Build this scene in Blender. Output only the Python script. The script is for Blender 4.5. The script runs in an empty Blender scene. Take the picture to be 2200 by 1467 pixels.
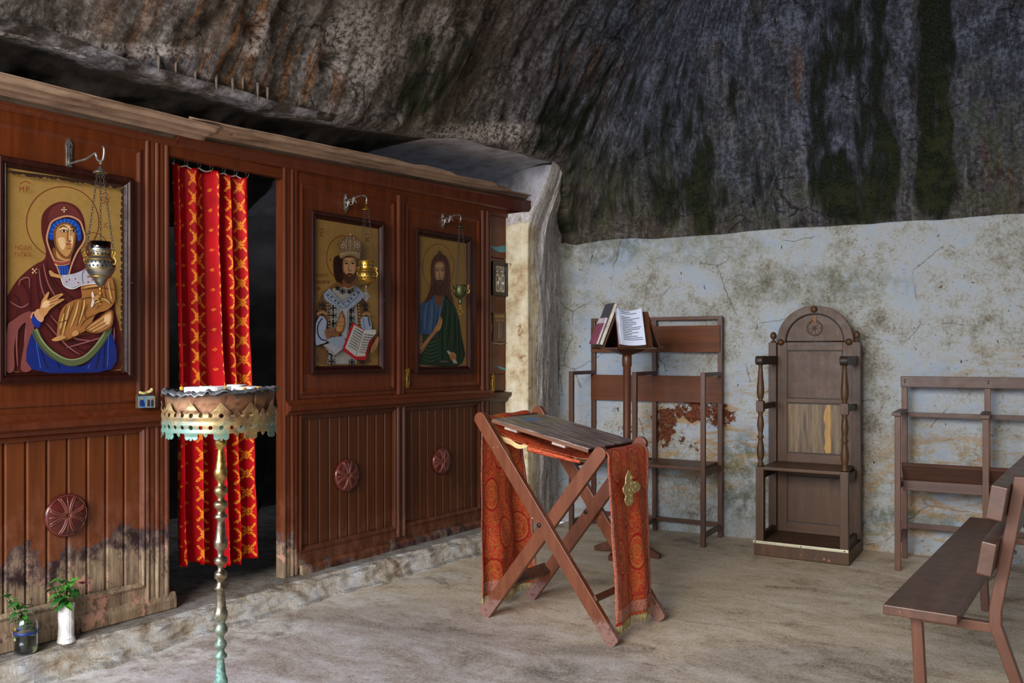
import bpy, bmesh, math, random
from mathutils import Vector, Matrix, noise, geometry
random.seed(7)
PI=math.pi; sin=math.sin; cos=math.cos
C=bpy.context.scene.collection
S=bpy.context.scene
# ---------------------------------------------------------------- camera
FPX=1900.0; TH=math.atan(1335/1900); H=1.4; HY=758.0
sT,cT=sin(TH),cos(TH)
cam=bpy.data.cameras.new('camera'); co=bpy.data.objects.new('camera',cam); C.objects.link(co)
co.location=(0,0,H); co.rotation_euler=(PI/2,0,TH)
cam.sensor_width=36; cam.lens=FPX/2200*36; cam.shift_y=(HY-733.5)/2200; cam.clip_start=.05
S.camera=co
S.view_settings.view_transform='Standard'; S.view_settings.look='None'; S.view_settings.gamma=1
S.view_settings.use_curve_mapping=False
def ray(x,y):
    u=(x-1100)/FPX; return Vector((u*cT-sT,u*sT+cT,(HY-y)/FPX))
def onX(x,y,X):
    d=ray(x,y); k=X/d.x; return Vector((X,d.y*k,H+d.z*k))
def proj(p):
    z=-p[0]*sT+p[1]*cT; r=p[0]*cT+p[1]*sT
    if z<.1: z=.1
    return 1100+FPX*r/z, HY-FPX*(p[2]-H)/z
def sstep(a,b,x):
    t=min(1,max(0,(x-a)/(b-a))); return t*t*(3-2*t)
def fbm(x,y,z,o=4,lac=2.1,g=.5):
    a=1;s=0
    for i in range(o):
        s+=a*noise.noise(Vector((x,y,z))); x*=lac;y*=lac;z*=lac;a*=g
    return s
# ---------------------------------------------------------------- materials
class NT:
    def __init__(s,name):
        s.m=bpy.data.materials.new(name); s.m.use_nodes=True; s.t=s.m.node_tree
        s.b=s.t.nodes['Principled BSDF']; s.tc=s.t.nodes.new('ShaderNodeTexCoord')
        s.geo=s.t.nodes.new('ShaderNodeNewGeometry')
    def n(s,typ,ins={},**pr):
        n=s.t.nodes.new('ShaderNode'+typ)
        for k,v in pr.items(): setattr(n,k,v)
        for k,v in ins.items(): s.set(n.inputs[k],v)
        return n
    def set(s,inp,v):
        if isinstance(v,bpy.types.NodeSocket): s.t.links.new(v,inp)
        elif isinstance(v,bpy.types.Node): s.t.links.new(v.outputs[0],inp)
        else:
            if inp.type=='RGBA' and not isinstance(v,(int,float)) and len(v)==3: v=(*v,1)
            inp.default_value=v
    def math(s,op,a,b=0.0,c=None,clamp=False):
        d={0:a,1:b}
        if c is not None: d[2]=c
        n=s.n('Math',d,operation=op); n.use_clamp=clamp; return n.outputs[0]
    def vec(s,scale=(1,1,1),src=None,loc=(0,0,0),rot=(0,0,0)):
        n=s.n('Mapping',{'Vector':src or s.tc.outputs['Object'],'Scale':scale,'Location':loc,'Rotation':rot}); return n.outputs[0]
    def noise(s,scale,vec=None,detail=6,rough=.6,dist=0.0,col=False):
        n=s.n('TexNoise',{'Scale':scale,'Detail':detail,'Roughness':rough,'Distortion':dist,'Vector':vec or s.tc.outputs['Object']})
        return n.outputs[1 if col else 0]
    def mus(s,lo,hi,x): # smoothstep
        n=s.n('MapRange',{'Value':x,'From Min':lo,'From Max':hi,'To Min':0.0,'To Max':1.0},interpolation_type='SMOOTHSTEP'); return n.outputs[0]
    def mix(s,f,a,b,mode='MIX'):
        n=s.t.nodes.new('ShaderNodeMix'); n.data_type='RGBA'; n.blend_type=mode
        s.set(n.inputs[0],f); s.set(n.inputs[6],a); s.set(n.inputs[7],b); return n.outputs[2]
    def ramp(s,f,stops):
        n=s.n('ValToRGB',{'Fac':f}); e=n.color_ramp.elements
        while len(e)<len(stops): e.new(.5)
        for i,(p,c) in enumerate(stops): e[i].position=p; e[i].color=(*c,1)
        return n.outputs[0]
    def attr(s,name,col=False):
        n=s.n('Attribute',attribute_name=name); return n.outputs['Color' if col else 'Fac']
    def bump(s,h,strength=.4,dist=.01,nrm=None):
        d={'Height':h,'Strength':strength,'Distance':dist}
        if nrm: d['Normal']=nrm
        return s.n('Bump',d).outputs[0]
    def out(s,col=None,rough=None,metal=None,nrm=None,**kw):
        b=s.b
        if col is not None: s.set(b.inputs['Base Color'],col)
        if rough is not None: s.set(b.inputs['Roughness'],rough)
        if metal is not None: s.set(b.inputs['Metallic'],metal)
        if nrm is not None: s.set(b.inputs['Normal'],nrm)
        for k,v in kw.items(): s.set(b.inputs[k.replace('_',' ')],v)
        return s.m
def L(r,g,b): # sRGB 0-255 to linear
    f=lambda c:(c/255/12.92) if c<=10 else ((c/255+.055)/1.055)**2.4
    return (f(r),f(g),f(b))
def m_plain(name,c,rough=.5,metal=0.0,var=.25,scale=18,bs=.15,stretch=(1,1,1)):
    t=NT(name); n=t.noise(scale,t.vec(stretch)); c2=tuple(x*(1-var) for x in c); c3=tuple(min(1,x*(1+var)) for x in c)
    col=t.mix(t.mus(.3,.7,n),c2,c3)
    return t.out(col,rough,metal,t.bump(t.noise(scale*5,t.vec(stretch)),bs,.003))
def m_wood(name,c,rough=.42,axis='z',wear=None,dark=.45,wearc=L(150,120,95),scale=1,spec=.5):
    c=(c[0]*.93,c[1]*.97,c[2]*.76)
    t=NT(name); st={'z':(26,26,1.6),'x':(1.6,26,26),'y':(26,1.6,26)}[axis]
    st=tuple(a*scale for a in st)
    g=t.noise(1.0,t.vec(st),6,.65,.6); lo=tuple(x*dark for x in c); hi=tuple(min(1,x*1.25) for x in c)
    col=t.mix(t.mus(.3,.72,g),lo,hi)
    f=t.noise(3.0,None,5); col=t.mix(t.mus(.35,.8,f),col,tuple(x*.7 for x in c))
    if wear:
        w=t.mus(wear,wear+.05,t.noise(9,None,9,.72)); col=t.mix(w,col,wearc)
    sp=t.mus(.72,.76,t.noise(45,None,3)); col=t.mix(t.math('MULTIPLY',sp,.35),col,tuple(min(1,x*2+.1) for x in c))
    r=t.math('ADD',t.math('MULTIPLY',t.noise(14),.3),rough-.12)
    return t.out(col,r,0.0,t.bump(g,.25,.0025),**{'Specular_IOR_Level':spec})
def m_rock():
    t=NT('cave_rock'); uv=t.tc.outputs['UV']
    st=t.noise(1.0,t.vec((15,2.6,1),uv),10,.72,.7)          # drip streaks down the slope
    mid=t.noise(7,uv,10,.72); fine=t.noise(34,uv,10,.78); mic=t.noise(110,uv,8,.8); big=t.noise(2.2,uv,6,.65)
    tex=t.math('ADD',t.math('MULTIPLY',st,.30),t.math('ADD',t.math('MULTIPLY',mid,.25),t.math('MULTIPLY',fine,.45)))
    tex=t.math('ADD',.5,t.math('MULTIPLY',t.math('SUBTRACT',tex,.5),1.5))
    col=t.ramp(tex,[(.36,L(34,29,27)),(.44,L(78,70,64)),(.51,L(108,99,93)),(.58,L(158,150,146))])
    wm=t.mus(.42,.62,big); col=t.mix(t.math('MULTIPLY',wm,.5),col,t.mix(fine,L(78,62,50),L(128,110,94)))
    blue=t.math('MULTIPLY',t.attr('blue'),t.mus(.30,.52,t.math('ADD',t.math('MULTIPLY',big,.6),t.math('MULTIPLY',mid,.4))))
    col=t.mix(t.math('MULTIPLY',blue,.9),col,t.ramp(tex,[(.36,L(28,30,36)),(.44,L(54,59,70)),(.51,L(78,85,101)),(.58,L(124,132,152))]))
    br=t.math('MULTIPLY',t.attr('ochre'),t.mus(.50,.58,t.noise(1.0,t.vec((13,1.5,1),uv,(3,1,0)),8,.66,.9))); col=t.mix(br,col,t.mix(t.mus(.4,.6,fine),L(96,56,28),L(168,118,70)))
    w=t.math('MULTIPLY',t.attr('chalk'),t.mus(.42,.56,fine)); col=t.mix(w,col,L(222,206,198))
    sp=t.mus(.66,.72,t.noise(52,t.vec((1,1,1),uv,(5,2,1)),6,.7)); col=t.mix(t.math('MULTIPLY',sp,.22),col,L(206,202,200))
    mn=t.math('ADD',t.math('MULTIPLY',t.noise(1.0,t.vec((16,6,1),uv),10,.78),.5),t.math('ADD',t.math('MULTIPLY',fine,.35),t.math('MULTIPLY',mic,.15)))
    mn=t.math('ADD',t.math('MULTIPLY',mn,.62),t.math('MULTIPLY',t.noise(1.0,t.vec((7,2.2,1),uv,(2,9,0)),7,.66,.5),.38))
    ms=t.math('ADD',t.math('MULTIPLY',t.attr('moss'),.86),t.math('MULTIPLY',t.math('SUBTRACT',mn,.5),4.6))
    mm=t.mus(.40,.74,ms)
    mc=t.ramp(t.noise(70,uv,8,.8),[(.36,L(8,12,6)),(.50,L(24,35,15)),(.64,L(70,86,34))])
    col=t.mix(t.math('MULTIPLY',mm,.95),col,mc)
    pale=t.math('MULTIPLY',t.attr('lichen'),t.mus(.42,.60,mid)); col=t.mix(t.math('MULTIPLY',pale,.72),col,t.mix(fine,L(38,46,22),L(104,106,60)))
    ck=t.mus(.035,.0,t.n('TexVoronoi',{'Vector':t.mix(.12,uv,t.noise(5,uv,6,.7,0,True)),'Scale':6.0},feature='DISTANCE_TO_EDGE').outputs[0])
    ck=t.math('MULTIPLY',ck,t.mus(.5,.6,t.noise(3,t.vec((1,1,1),uv,(8,3,0)),4)))
    pits=t.mus(.36,.30,t.noise(26,uv,5,.65)); col=t.mix(t.math('MAXIMUM',t.math('MULTIPLY',pits,.8),t.math('MULTIPLY',ck,.8)),col,L(30,26,24))
    h=t.math('ADD',t.math('MULTIPLY',st,.9),t.math('ADD',t.math('MULTIPLY',mid,.9),t.math('ADD',t.math('MULTIPLY',fine,.8),t.math('MULTIPLY',mic,.35))))
    h=t.math('ADD',h,t.math('MULTIPLY',mm,t.math('MULTIPLY',t.noise(90,uv,8,.85),.9)))
    h=t.math('ADD',t.math('SUBTRACT',h,t.math('MULTIPLY',ck,.5)),t.math('MULTIPLY',br,.35))
    return t.out(col,.9,0.0,t.bump(h,.9,.035),**{'Specular_IOR_Level':.25})
def m_plaster():
    t=NT('old_whitewash'); o=t.tc.outputs['Object']
    big=t.noise(1.5,o,9,.66,.4); mid=t.noise(9,o,10,.74); fine=t.noise(55,o,9,.78); lay=t.noise(1.0,t.vec((4,4,14)),9,.7,.4)
    pt=t.math('ADD',t.math('MULTIPLY',big,.40),t.math('ADD',t.math('MULTIPLY',mid,.28),t.math('MULTIPLY',fine,.32))); pt=t.math('ADD',.5,t.math('MULTIPLY',t.math('SUBTRACT',pt,.5),1.45))
    col=t.ramp(pt,
      [(.33,L(112,102,88)),(.42,L(170,166,154)),(.50,L(200,203,202)),(.60,L(186,200,220))])
    yl=t.math('MULTIPLY',t.attr('yellow'),t.mus(.46,.58,lay)); col=t.mix(yl,col,t.mix(fine,L(150,110,70),L(226,200,158)))
    sp=t.mus(.58,.64,t.noise(30,t.vec((1,1,.7)),9,.8)); col=t.mix(t.math('MULTIPLY',sp,.5),col,L(112,104,88))
    sc=t.mus(.68,.72,t.noise(5.5,t.vec((1,1,1),None,(1,4,2)),12,.8)); col=t.mix(t.math('MULTIPLY',sc,.7),col,L(140,106,82))
    dk=t.mus(.69,.72,t.noise(30,t.vec((1,1,.45),loc=(3,1,2)),4,.65)); col=t.mix(dk,col,L(44,38,34))
    gr=t.math('MULTIPLY',t.attr('green'),t.mus(.38,.60,t.noise(8,o,11,.8))); col=t.mix(t.math('MULTIPLY',gr,.85),col,L(98,104,74))
    ve=t.n('TexVoronoi',{'Vector':t.mix(.10,o,t.noise(4,o,8,.7,0,True)),'Scale':2.1},feature='DISTANCE_TO_EDGE').outputs[0]
    ck=t.math('MULTIPLY',t.mus(.007,.0,ve),t.mus(.52,.58,t.noise(2.2,t.vec((1,1,1),None,(7,7,1)),5))); col=t.mix(t.math('MULTIPLY',ck,.4),col,L(120,100,84))
    pe=t.mus(.50,.54,t.math('ADD',t.attr('peel'),t.math('MULTIPLY',t.math('SUBTRACT',t.noise(17,t.vec((1,1,1.2)),11,.76),.5),3.4)))
    col=t.mix(pe,col,t.mix(t.mus(.4,.6,fine),L(84,42,26),L(140,80,52)))
    h=t.math('ADD',t.math('MULTIPLY',mid,1.0),t.math('ADD',t.math('MULTIPLY',lay,.8),t.math('MULTIPLY',fine,.7)))
    h=t.math('SUBTRACT',h,t.math('MULTIPLY',dk,.9)); h=t.math('SUBTRACT',h,t.math('MULTIPLY',pe,.35)); h=t.math('SUBTRACT',h,t.math('MULTIPLY',ck,.5))
    return t.out(col,.85,0.0,t.bump(h,.85,.022),**{'Specular_IOR_Level':.25})
def m_pillar():
    t=NT('pillar_stone'); uv=t.tc.outputs['UV']; o=t.tc.outputs['Object']
    r=t.noise(1.0,t.vec((26,9,1),uv),10,.74,.8); f=t.noise(45,o,8,.7); m=t.noise(8,o,8,.7)
    rock=t.ramp(t.math('ADD',t.math('MULTIPLY',r,.6),t.math('MULTIPLY',f,.4)),[(.36,L(112,98,88)),(.44,L(182,172,164)),(.56,L(226,222,222))])
    cr=t.ramp(m,[(.34,L(176,146,112)),(.48,L(214,198,164)),(.62,L(230,220,196))])
    cr=t.mix(t.mus(.6,.66,t.noise(5,o,10,.75)),cr,L(150,108,86))
    w=t.mus(.4,.6,t.math('ADD',t.attr('cream'),t.math('MULTIPLY',t.math('SUBTRACT',m,.5),1.2)))
    col=t.mix(w,rock,cr)
    h=t.math('ADD',t.math('MULTIPLY',t.math('MULTIPLY',r,t.math('SUBTRACT',1.15,w)),1.6),t.math('ADD',t.math('MULTIPLY',f,.2),t.math('MULTIPLY',m,.3)))
    return t.out(col,.85,0.0,t.bump(h,.55,.02),**{'Specular_IOR_Level':.25})
def m_soffit():
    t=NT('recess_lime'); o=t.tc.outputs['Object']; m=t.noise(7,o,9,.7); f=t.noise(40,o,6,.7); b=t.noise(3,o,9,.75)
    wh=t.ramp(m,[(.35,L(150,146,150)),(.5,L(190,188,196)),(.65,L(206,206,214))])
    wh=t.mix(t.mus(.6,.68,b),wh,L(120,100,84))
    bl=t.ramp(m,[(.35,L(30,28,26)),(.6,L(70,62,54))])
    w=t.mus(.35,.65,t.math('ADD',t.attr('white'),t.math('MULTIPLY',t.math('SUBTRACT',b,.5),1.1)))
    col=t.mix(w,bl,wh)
    return t.out(col,.9,0.0,t.bump(t.math('ADD',m,t.math('MULTIPLY',f,.3)),.45,.02),**{'Specular_IOR_Level':.2})
def m_floor():
    t=NT('worn_concrete'); o=t.tc.outputs['Object']
    sw=t.noise(1.0,t.vec((1.6,3.6,1),rot=(0,0,.5)),10,.74,.9); mid=t.noise(7,o,11,.78,.3); fine=t.noise(90,o,8,.8); big=t.noise(.7,o,5,.6)
    fl=t.math('ADD',t.math('MULTIPLY',sw,.5),t.math('ADD',t.math('MULTIPLY',mid,.3),t.math('MULTIPLY',fine,.2))); fl=t.math('ADD',.5,t.math('MULTIPLY',t.math('SUBTRACT',fl,.5),1.5))
    col=t.ramp(fl,
      [(.36,L(140,122,102)),(.45,L(196,178,152)),(.54,L(216,200,178)),(.66,L(228,220,206))])
    bl=t.attr('bluegrey'); col=t.mix(t.math('MULTIPLY',bl,.8),col,t.ramp(t.math('ADD',t.math('MULTIPLY',sw,.6),t.math('MULTIPLY',mid,.4)),[(.38,L(104,94,94)),(.5,L(150,140,144)),(.62,L(196,194,206))]))  # bluish daylight on the floor, painted into the concrete colour
    oc=t.math('MULTIPLY',t.attr('sand'),t.mus(.4,.62,mid)); col=t.mix(t.math('MULTIPLY',oc,.6),col,L(186,160,118))
    dk=t.mus(.60,.68,t.noise(3.2,t.vec((1,2.4,1),rot=(0,0,.6),loc=(4,2,0)),9,.74)); col=t.mix(t.math('MULTIPLY',dk,.6),col,L(74,64,58))
    sp=t.mus(.7,.74,t.noise(48,o,3,.6)); col=t.mix(t.math('MULTIPLY',sp,.6),col,L(80,70,60))
    col=t.mix(t.math('MULTIPLY',t.attr('stain'),t.mus(.40,.52,mid)),col,L(44,38,34))
    wt=t.math('MULTIPLY',t.attr('lime'),t.mus(.40,.6,mid)); col=t.mix(wt,col,L(222,220,216))
    col=t.mix(t.math('MULTIPLY',t.mus(.45,.62,fine),.35),col,L(226,216,200)); col=t.mix(t.math('MULTIPLY',t.mus(.50,.36,fine),.4),col,L(96,82,70))
    h=t.math('ADD',t.math('MULTIPLY',sw,.6),t.math('ADD',t.math('MULTIPLY',mid,.6),t.math('MULTIPLY',fine,.15)))
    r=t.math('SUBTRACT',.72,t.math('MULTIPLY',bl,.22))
    return t.out(col,r,0.0,t.bump(h,.5,.016),**{'Specular_IOR_Level':.3})
def m_step():
    t=NT('step_stone'); o=t.tc.outputs['Object']; mid=t.noise(11,o,9,.72,.3); fine=t.noise(70,o,8,.75); b=t.noise(2.6,o,9,.7)
    col=t.ramp(t.math('ADD',t.math('MULTIPLY',mid,.5),t.math('MULTIPLY',b,.5)),[(.36,L(128,102,78)),(.43,L(190,168,142)),(.50,L(224,214,200)),(.60,L(234,236,240))])
    tp=t.mus(.6,.9,t.n('SeparateXYZ',{0:t.geo.outputs['True Normal']}).outputs[2])
    col=t.mix(t.math('MULTIPLY',tp,.7),col,t.ramp(mid,[(.35,L(92,86,82)),(.6,L(150,144,140))]))
    return t.out(col,.85,0.0,t.bump(t.math('ADD',mid,t.math('MULTIPLY',fine,.7)),1.0,.03),**{'Specular_IOR_Level':.25})
def m_screen(name,c,c2,rough=.33):
    """varnished paint with grain; the paint has flaked off the boards near the ground"""
    t=NT(name); P=t.geo.outputs['Position']; sep=t.n('SeparateXYZ',{0:P}); y=sep.outputs[1]; z=sep.outputs[2]
    g=t.noise(1.0,t.vec((30,30,1.5),P),6,.6,.5); f=t.noise(5,P,6,.6)
    col=t.mix(t.mus(.3,.75,g),c2,c); col=t.mix(t.mus(.4,.75,f),col,tuple(x*.72 for x in c))
    # flaking height: high on the boards left of the doorway, low to the right of it
    dkp=t.math('MULTIPLY',t.mus(3.46,3.48,y),t.mus(1.06,1.05,z)); col=t.mix(t.math('MULTIPLY',dkp,.55),col,L(52,28,14))
    left=t.mus(2.95,2.75,y); hgt=t.math('ADD',t.math('MULTIPLY',left,.38),.14)
    post=t.math('MULTIPLY',t.mus(3.30,3.34,y),t.mus(3.52,3.40,y)); hgt=t.math('ADD',hgt,t.math('MULTIPLY',post,.24))
    n1=t.noise(5.5,P,10,.72,.3); n2=t.noise(13,t.vec((1,1,.6),P),9,.75)
    d=t.math('ADD',t.math('SUBTRACT',hgt,z),t.math('MULTIPLY',t.math('SUBTRACT',n1,.5),.55))
    w1=t.mus(-.01,.012,d)      # top coat gone: dark primer
    w2=t.mus(.02,.16,t.math('ADD',d,t.math('MULTIPLY',t.math('SUBTRACT',n2,.5),.5)))  # bare wood
    gr=t.noise(1.0,t.vec((60,60,3),P),8,.7,.8)
    bare=t.ramp(t.math('ADD',t.math('MULTIPLY',gr,.6),t.math('MULTIPLY',n2,.4)),[(.36,L(66,52,44)),(.46,L(124,102,82)),(.56,L(156,134,108)),(.68,L(184,168,146))])
    bare=t.mix(t.mus(.58,.62,t.noise(4.5,t.vec((1,1.6,1),P,(2,5,1)),9,.7)),bare,L(190,142,120))
    bare=t.mix(t.mus(.60,.66,t.noise(16,t.vec((1,1,.5),P),7,.7)),bare,L(58,40,36))
    prim=t.mix(t.mus(.4,.6,n2),L(48,30,32),L(104,84,80))
    col=t.mix(w1,col,prim); col=t.mix(t.math('MULTIPLY',w2,w1),col,bare)
    fade=t.math('MULTIPLY',t.mus(-.34,0,d),t.math('MULTIPLY',t.mus(.35,.7,n2),.5)); col=t.mix(t.math('MULTIPLY',fade,t.math('SUBTRACT',1,w1)),col,L(150,96,76))
    r=t.math('ADD',t.math('MULTIPLY',w1,.35),t.math('ADD',rough-.1,t.math('MULTIPLY',f,.2)))
    h=t.math('SUBTRACT',t.math('MULTIPLY',g,.3),t.math('MULTIPLY',w1,.6))
    return t.out(col,r,0.0,t.bump(h,.35,.004),**{'Specular_IOR_Level':.35})
def m_vcol(name,rough=.45,metal=0.0,worn=.2,shade=0.0):
    t=NT(name); c=t.attr('Col',True); n=t.noise(40,None,6,.7); n2=t.noise(6,None,6)
    col=t.mix(t.math('MULTIPLY',t.mus(.4,.7,n),worn),c,t.mix(.5,c,(.02,.015,.01)))
    col=t.mix(t.math('MULTIPLY',t.mus(.45,.8,n2),worn*.6),col,t.mix(.6,c,(.12,.08,.03)))
    if shade: col=t.mix(shade,col,t.mix(1.0,col,L(120,96,66),'MULTIPLY'))  # dims the paint colour in place of weaker light
    return t.out(col,rough,metal,t.bump(n,.1,.002),**{'Specular_IOR_Level':.3})
def m_curtain():
    t=NT('red_gold_damask'); uv=t.tc.outputs['UV']; s=t.n('SeparateXYZ',{0:uv}); u,v=s.outputs[0],s.outputs[1]
    def cell(x,per,off=0.0): # -1..1 inside a cell
        return t.math('SUBTRACT',t.math('MULTIPLY',t.math('FRACT',t.math('ADD',t.math('DIVIDE',x,per),off)),2.0),1.0)
    cu=cell(u,.16); cv=cell(v,.105)
    ax,ay=t.math('ABSOLUTE',cu),t.math('ABSOLUTE',t.math('MULTIPLY',cv,.66))
    ax=t.math('MULTIPLY',ax,1.0)
    diag=t.math('LESS_THAN',t.math('ABSOLUTE',t.math('SUBTRACT',ax,ay)),.12)
    mx=t.math('MAXIMUM',ax,ay); mn=t.math('MINIMUM',ax,ay)
    inr=t.math('LESS_THAN',mx,.52); core=t.math('GREATER_THAN',mx,.08)
    X=t.math('MULTIPLY',t.math('MULTIPLY',diag,inr),core)
    cross=t.math('MULTIPLY',t.math('LESS_THAN',mn,.05),t.math('LESS_THAN',mx,.3))
    ring=t.math('MULTIPLY',t.math('LESS_THAN',t.math('ABSOLUTE',t.math('SUBTRACT',t.math('ADD',ax,ay),.26)),.03),1.0)
    du=cell(u,.16,.5); dv=cell(v,.105,.5); dia=t.math('LESS_THAN',t.math('ADD',t.math('ABSOLUTE',t.math('MULTIPLY',du,1.2)),t.math('ABSOLUTE',dv)),.2)
    pat=t.math('MAXIMUM',t.math('MAXIMUM',X,cross),t.math('MAXIMUM',ring,t.math('MULTIPLY',dia,.6)))
    nz=t.noise(150,uv,4,.7); pat=t.math('MULTIPLY',pat,t.mus(.42,.54,nz))
    col=t.mix(pat,t.mix(t.mus(.3,.7,t.noise(4,uv)),L(152,0,12),L(192,2,18)),L(250,160,40))
    return t.out(col,.6,0.0,t.bump(t.math('ADD',pat,t.noise(200,uv,3)),.15,.001),**{'Specular_IOR_Level':.2})
def m_brocade():
    t=NT('red_gold_brocade'); uv=t.tc.outputs['UV']; s=t.n('SeparateXYZ',{0:uv}); u,v=s.outputs[0],s.outputs[1]
    dist=t.noise(18,uv,5,.65)
    row=t.math('MULTIPLY',t.math('FLOOR',t.math('DIVIDE',v,.225)),.5)
    cu=t.math('SUBTRACT',t.math('FRACT',t.math('ADD',t.math('DIVIDE',u,.155),row)),.5); cv=t.math('SUBTRACT',t.math('FRACT',t.math('DIVIDE',v,.225)),.5)
    r=t.math('SQRT',t.math('ADD',t.math('POWER',t.math('MULTIPLY',cu,1.35),2.0),t.math('POWER',cv,2.0)))
    r=t.math('ADD',r,t.math('MULTIPLY',t.math('SUBTRACT',dist,.5),.05))
    ring=t.math('LESS_THAN',t.math('ABSOLUTE',t.math('SUBTRACT',r,.40)),.022)
    ring2=t.math('LESS_THAN',t.math('ABSOLUTE',t.math('SUBTRACT',r,.33)),.014)
    ring3=t.math('LESS_THAN',t.math('ABSOLUTE',t.math('SUBTRACT',r,.14)),.016)
    n1=t.noise(38,uv,4,.6,1.6); ln=t.mus(.055,.02,t.math('ABSOLUTE',t.math('SUBTRACT',n1,.5)))
    n2=t.noise(70,uv,3,.6,1.0); ln2=t.mus(.05,.02,t.math('ABSOLUTE',t.math('SUBTRACT',n2,.5)))
    gold=t.math('MAXIMUM',t.math('MULTIPLY',ln,.7),t.math('MULTIPLY',ln2,.35)); gold=t.math('MAXIMUM',gold,t.math('MAXIMUM',ring2,ring3))
    gold=t.math('MULTIPLY',gold,t.math('SUBTRACT',1.0,ring))
    col=t.mix(gold,t.mix(t.mus(.35,.65,dist),L(150,8,12),L(184,20,20)),L(206,132,64)); col=t.mix(ring,col,L(150,8,12))
    return t.out(col,t.math('SUBTRACT',.6,t.math('MULTIPLY',gold,.24)),t.math('MULTIPLY',gold,.45),t.bump(t.math('ADD',gold,t.noise(220,uv,3)),.3,.0012))
def m_patina(name,zg):
    """brass that has gone green towards the foot (verdigris)"""
    t=NT(name); P=t.geo.outputs['Position']; z=t.n('SeparateXYZ',{0:P}).outputs[2]
    n=t.noise(16,P,9,.7); n2=t.noise(50,P,6,.7)
    d=t.mus(zg+.12,zg-.22,t.math('ADD',z,t.math('MULTIPLY',t.math('SUBTRACT',n,.5),.5)))
    br=t.mix(t.mus(.35,.65,n2),L(124,92,44),L(186,158,92)); gy=t.mix(t.mus(.35,.65,n2),L(96,84,70),L(140,128,110))
    br=t.mix(t.mus(1.1,.9,z),br,gy)
    gr=t.mix(t.mus(.4,.62,n2),L(70,108,102),L(122,160,152))
    return t.out(t.mix(d,br,gr),t.math('ADD',.32,t.math('MULTIPLY',d,.35)),t.math('SUBTRACT',.9,t.math('MULTIPLY',d,.75)),t.bump(n2,.2,.002))
def m_skirt():
    t=NT('tarnished_brass'); P=t.geo.outputs['Position']; z=t.n('SeparateXYZ',{0:P}).outputs[2]
    n=t.noise(14,P,8,.7,.4); n2=t.noise(60,P,6,.7)
    br=t.ramp(n,[(.36,L(88,64,44)),(.45,L(138,108,76)),(.54,L(158,136,92)),(.66,L(178,160,118))])
    g=t.math('MULTIPLY',t.mus(1.225,1.17,t.math('ADD',z,t.math('MULTIPLY',t.math('SUBTRACT',n,.5),.14))),t.mus(.44,.52,t.noise(9,P,4)))
    col=t.mix(g,br,t.mix(n2,L(62,96,88),L(104,140,126)))
    return t.out(col,t.math('ADD',.3,t.math('MULTIPLY',n2,.25)),t.math('SUBTRACT',.55,t.math('MULTIPLY',g,.4)),t.bump(n2,.15,.002))
def m_board():
    t=NT('scuffed_painted_board'); o=t.tc.outputs['Object']
    g=t.noise(1.0,t.vec((5,30,5)),8,.7,.6); b=t.noise(5,o,5)
    col=t.ramp(g,[(.36,L(72,60,56)),(.48,L(120,106,100)),(.60,L(164,152,140))])
    x=t.n('SeparateXYZ',{0:o}).outputs[0]
    red=t.math('MULTIPLY',t.mus(-.12,.12,x),t.mus(.44,.58,t.noise(1.0,t.vec((8,40,8)),8,.7))); col=t.mix(t.math('MULTIPLY',red,.7),col,L(96,40,48))
    ol=t.math('MULTIPLY',t.mus(.0,-.2,x),t.mus(.42,.55,b)); col=t.mix(ol,col,L(128,118,84))
    bl=t.n('SeparateXYZ',{0:t.vec((1,1,1),loc=(.215,-.02,0))}); rr=t.math('ADD',t.math('POWER',t.math('MULTIPLY',bl.outputs[0],18),2.0),t.math('POWER',t.math('MULTIPLY',bl.outputs[1],9),2.0))
    col=t.mix(t.mus(1.3,.5,t.math('ADD',rr,b)),col,L(84,124,160))
    return t.out(col,.38,0.0,t.bump(g,.3,.003))
def m_glass(name,c,rough=.03):
    t=NT(name); return t.out(c,rough,0.0,None,Transmission_Weight=1.0,IOR=1.45)
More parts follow.
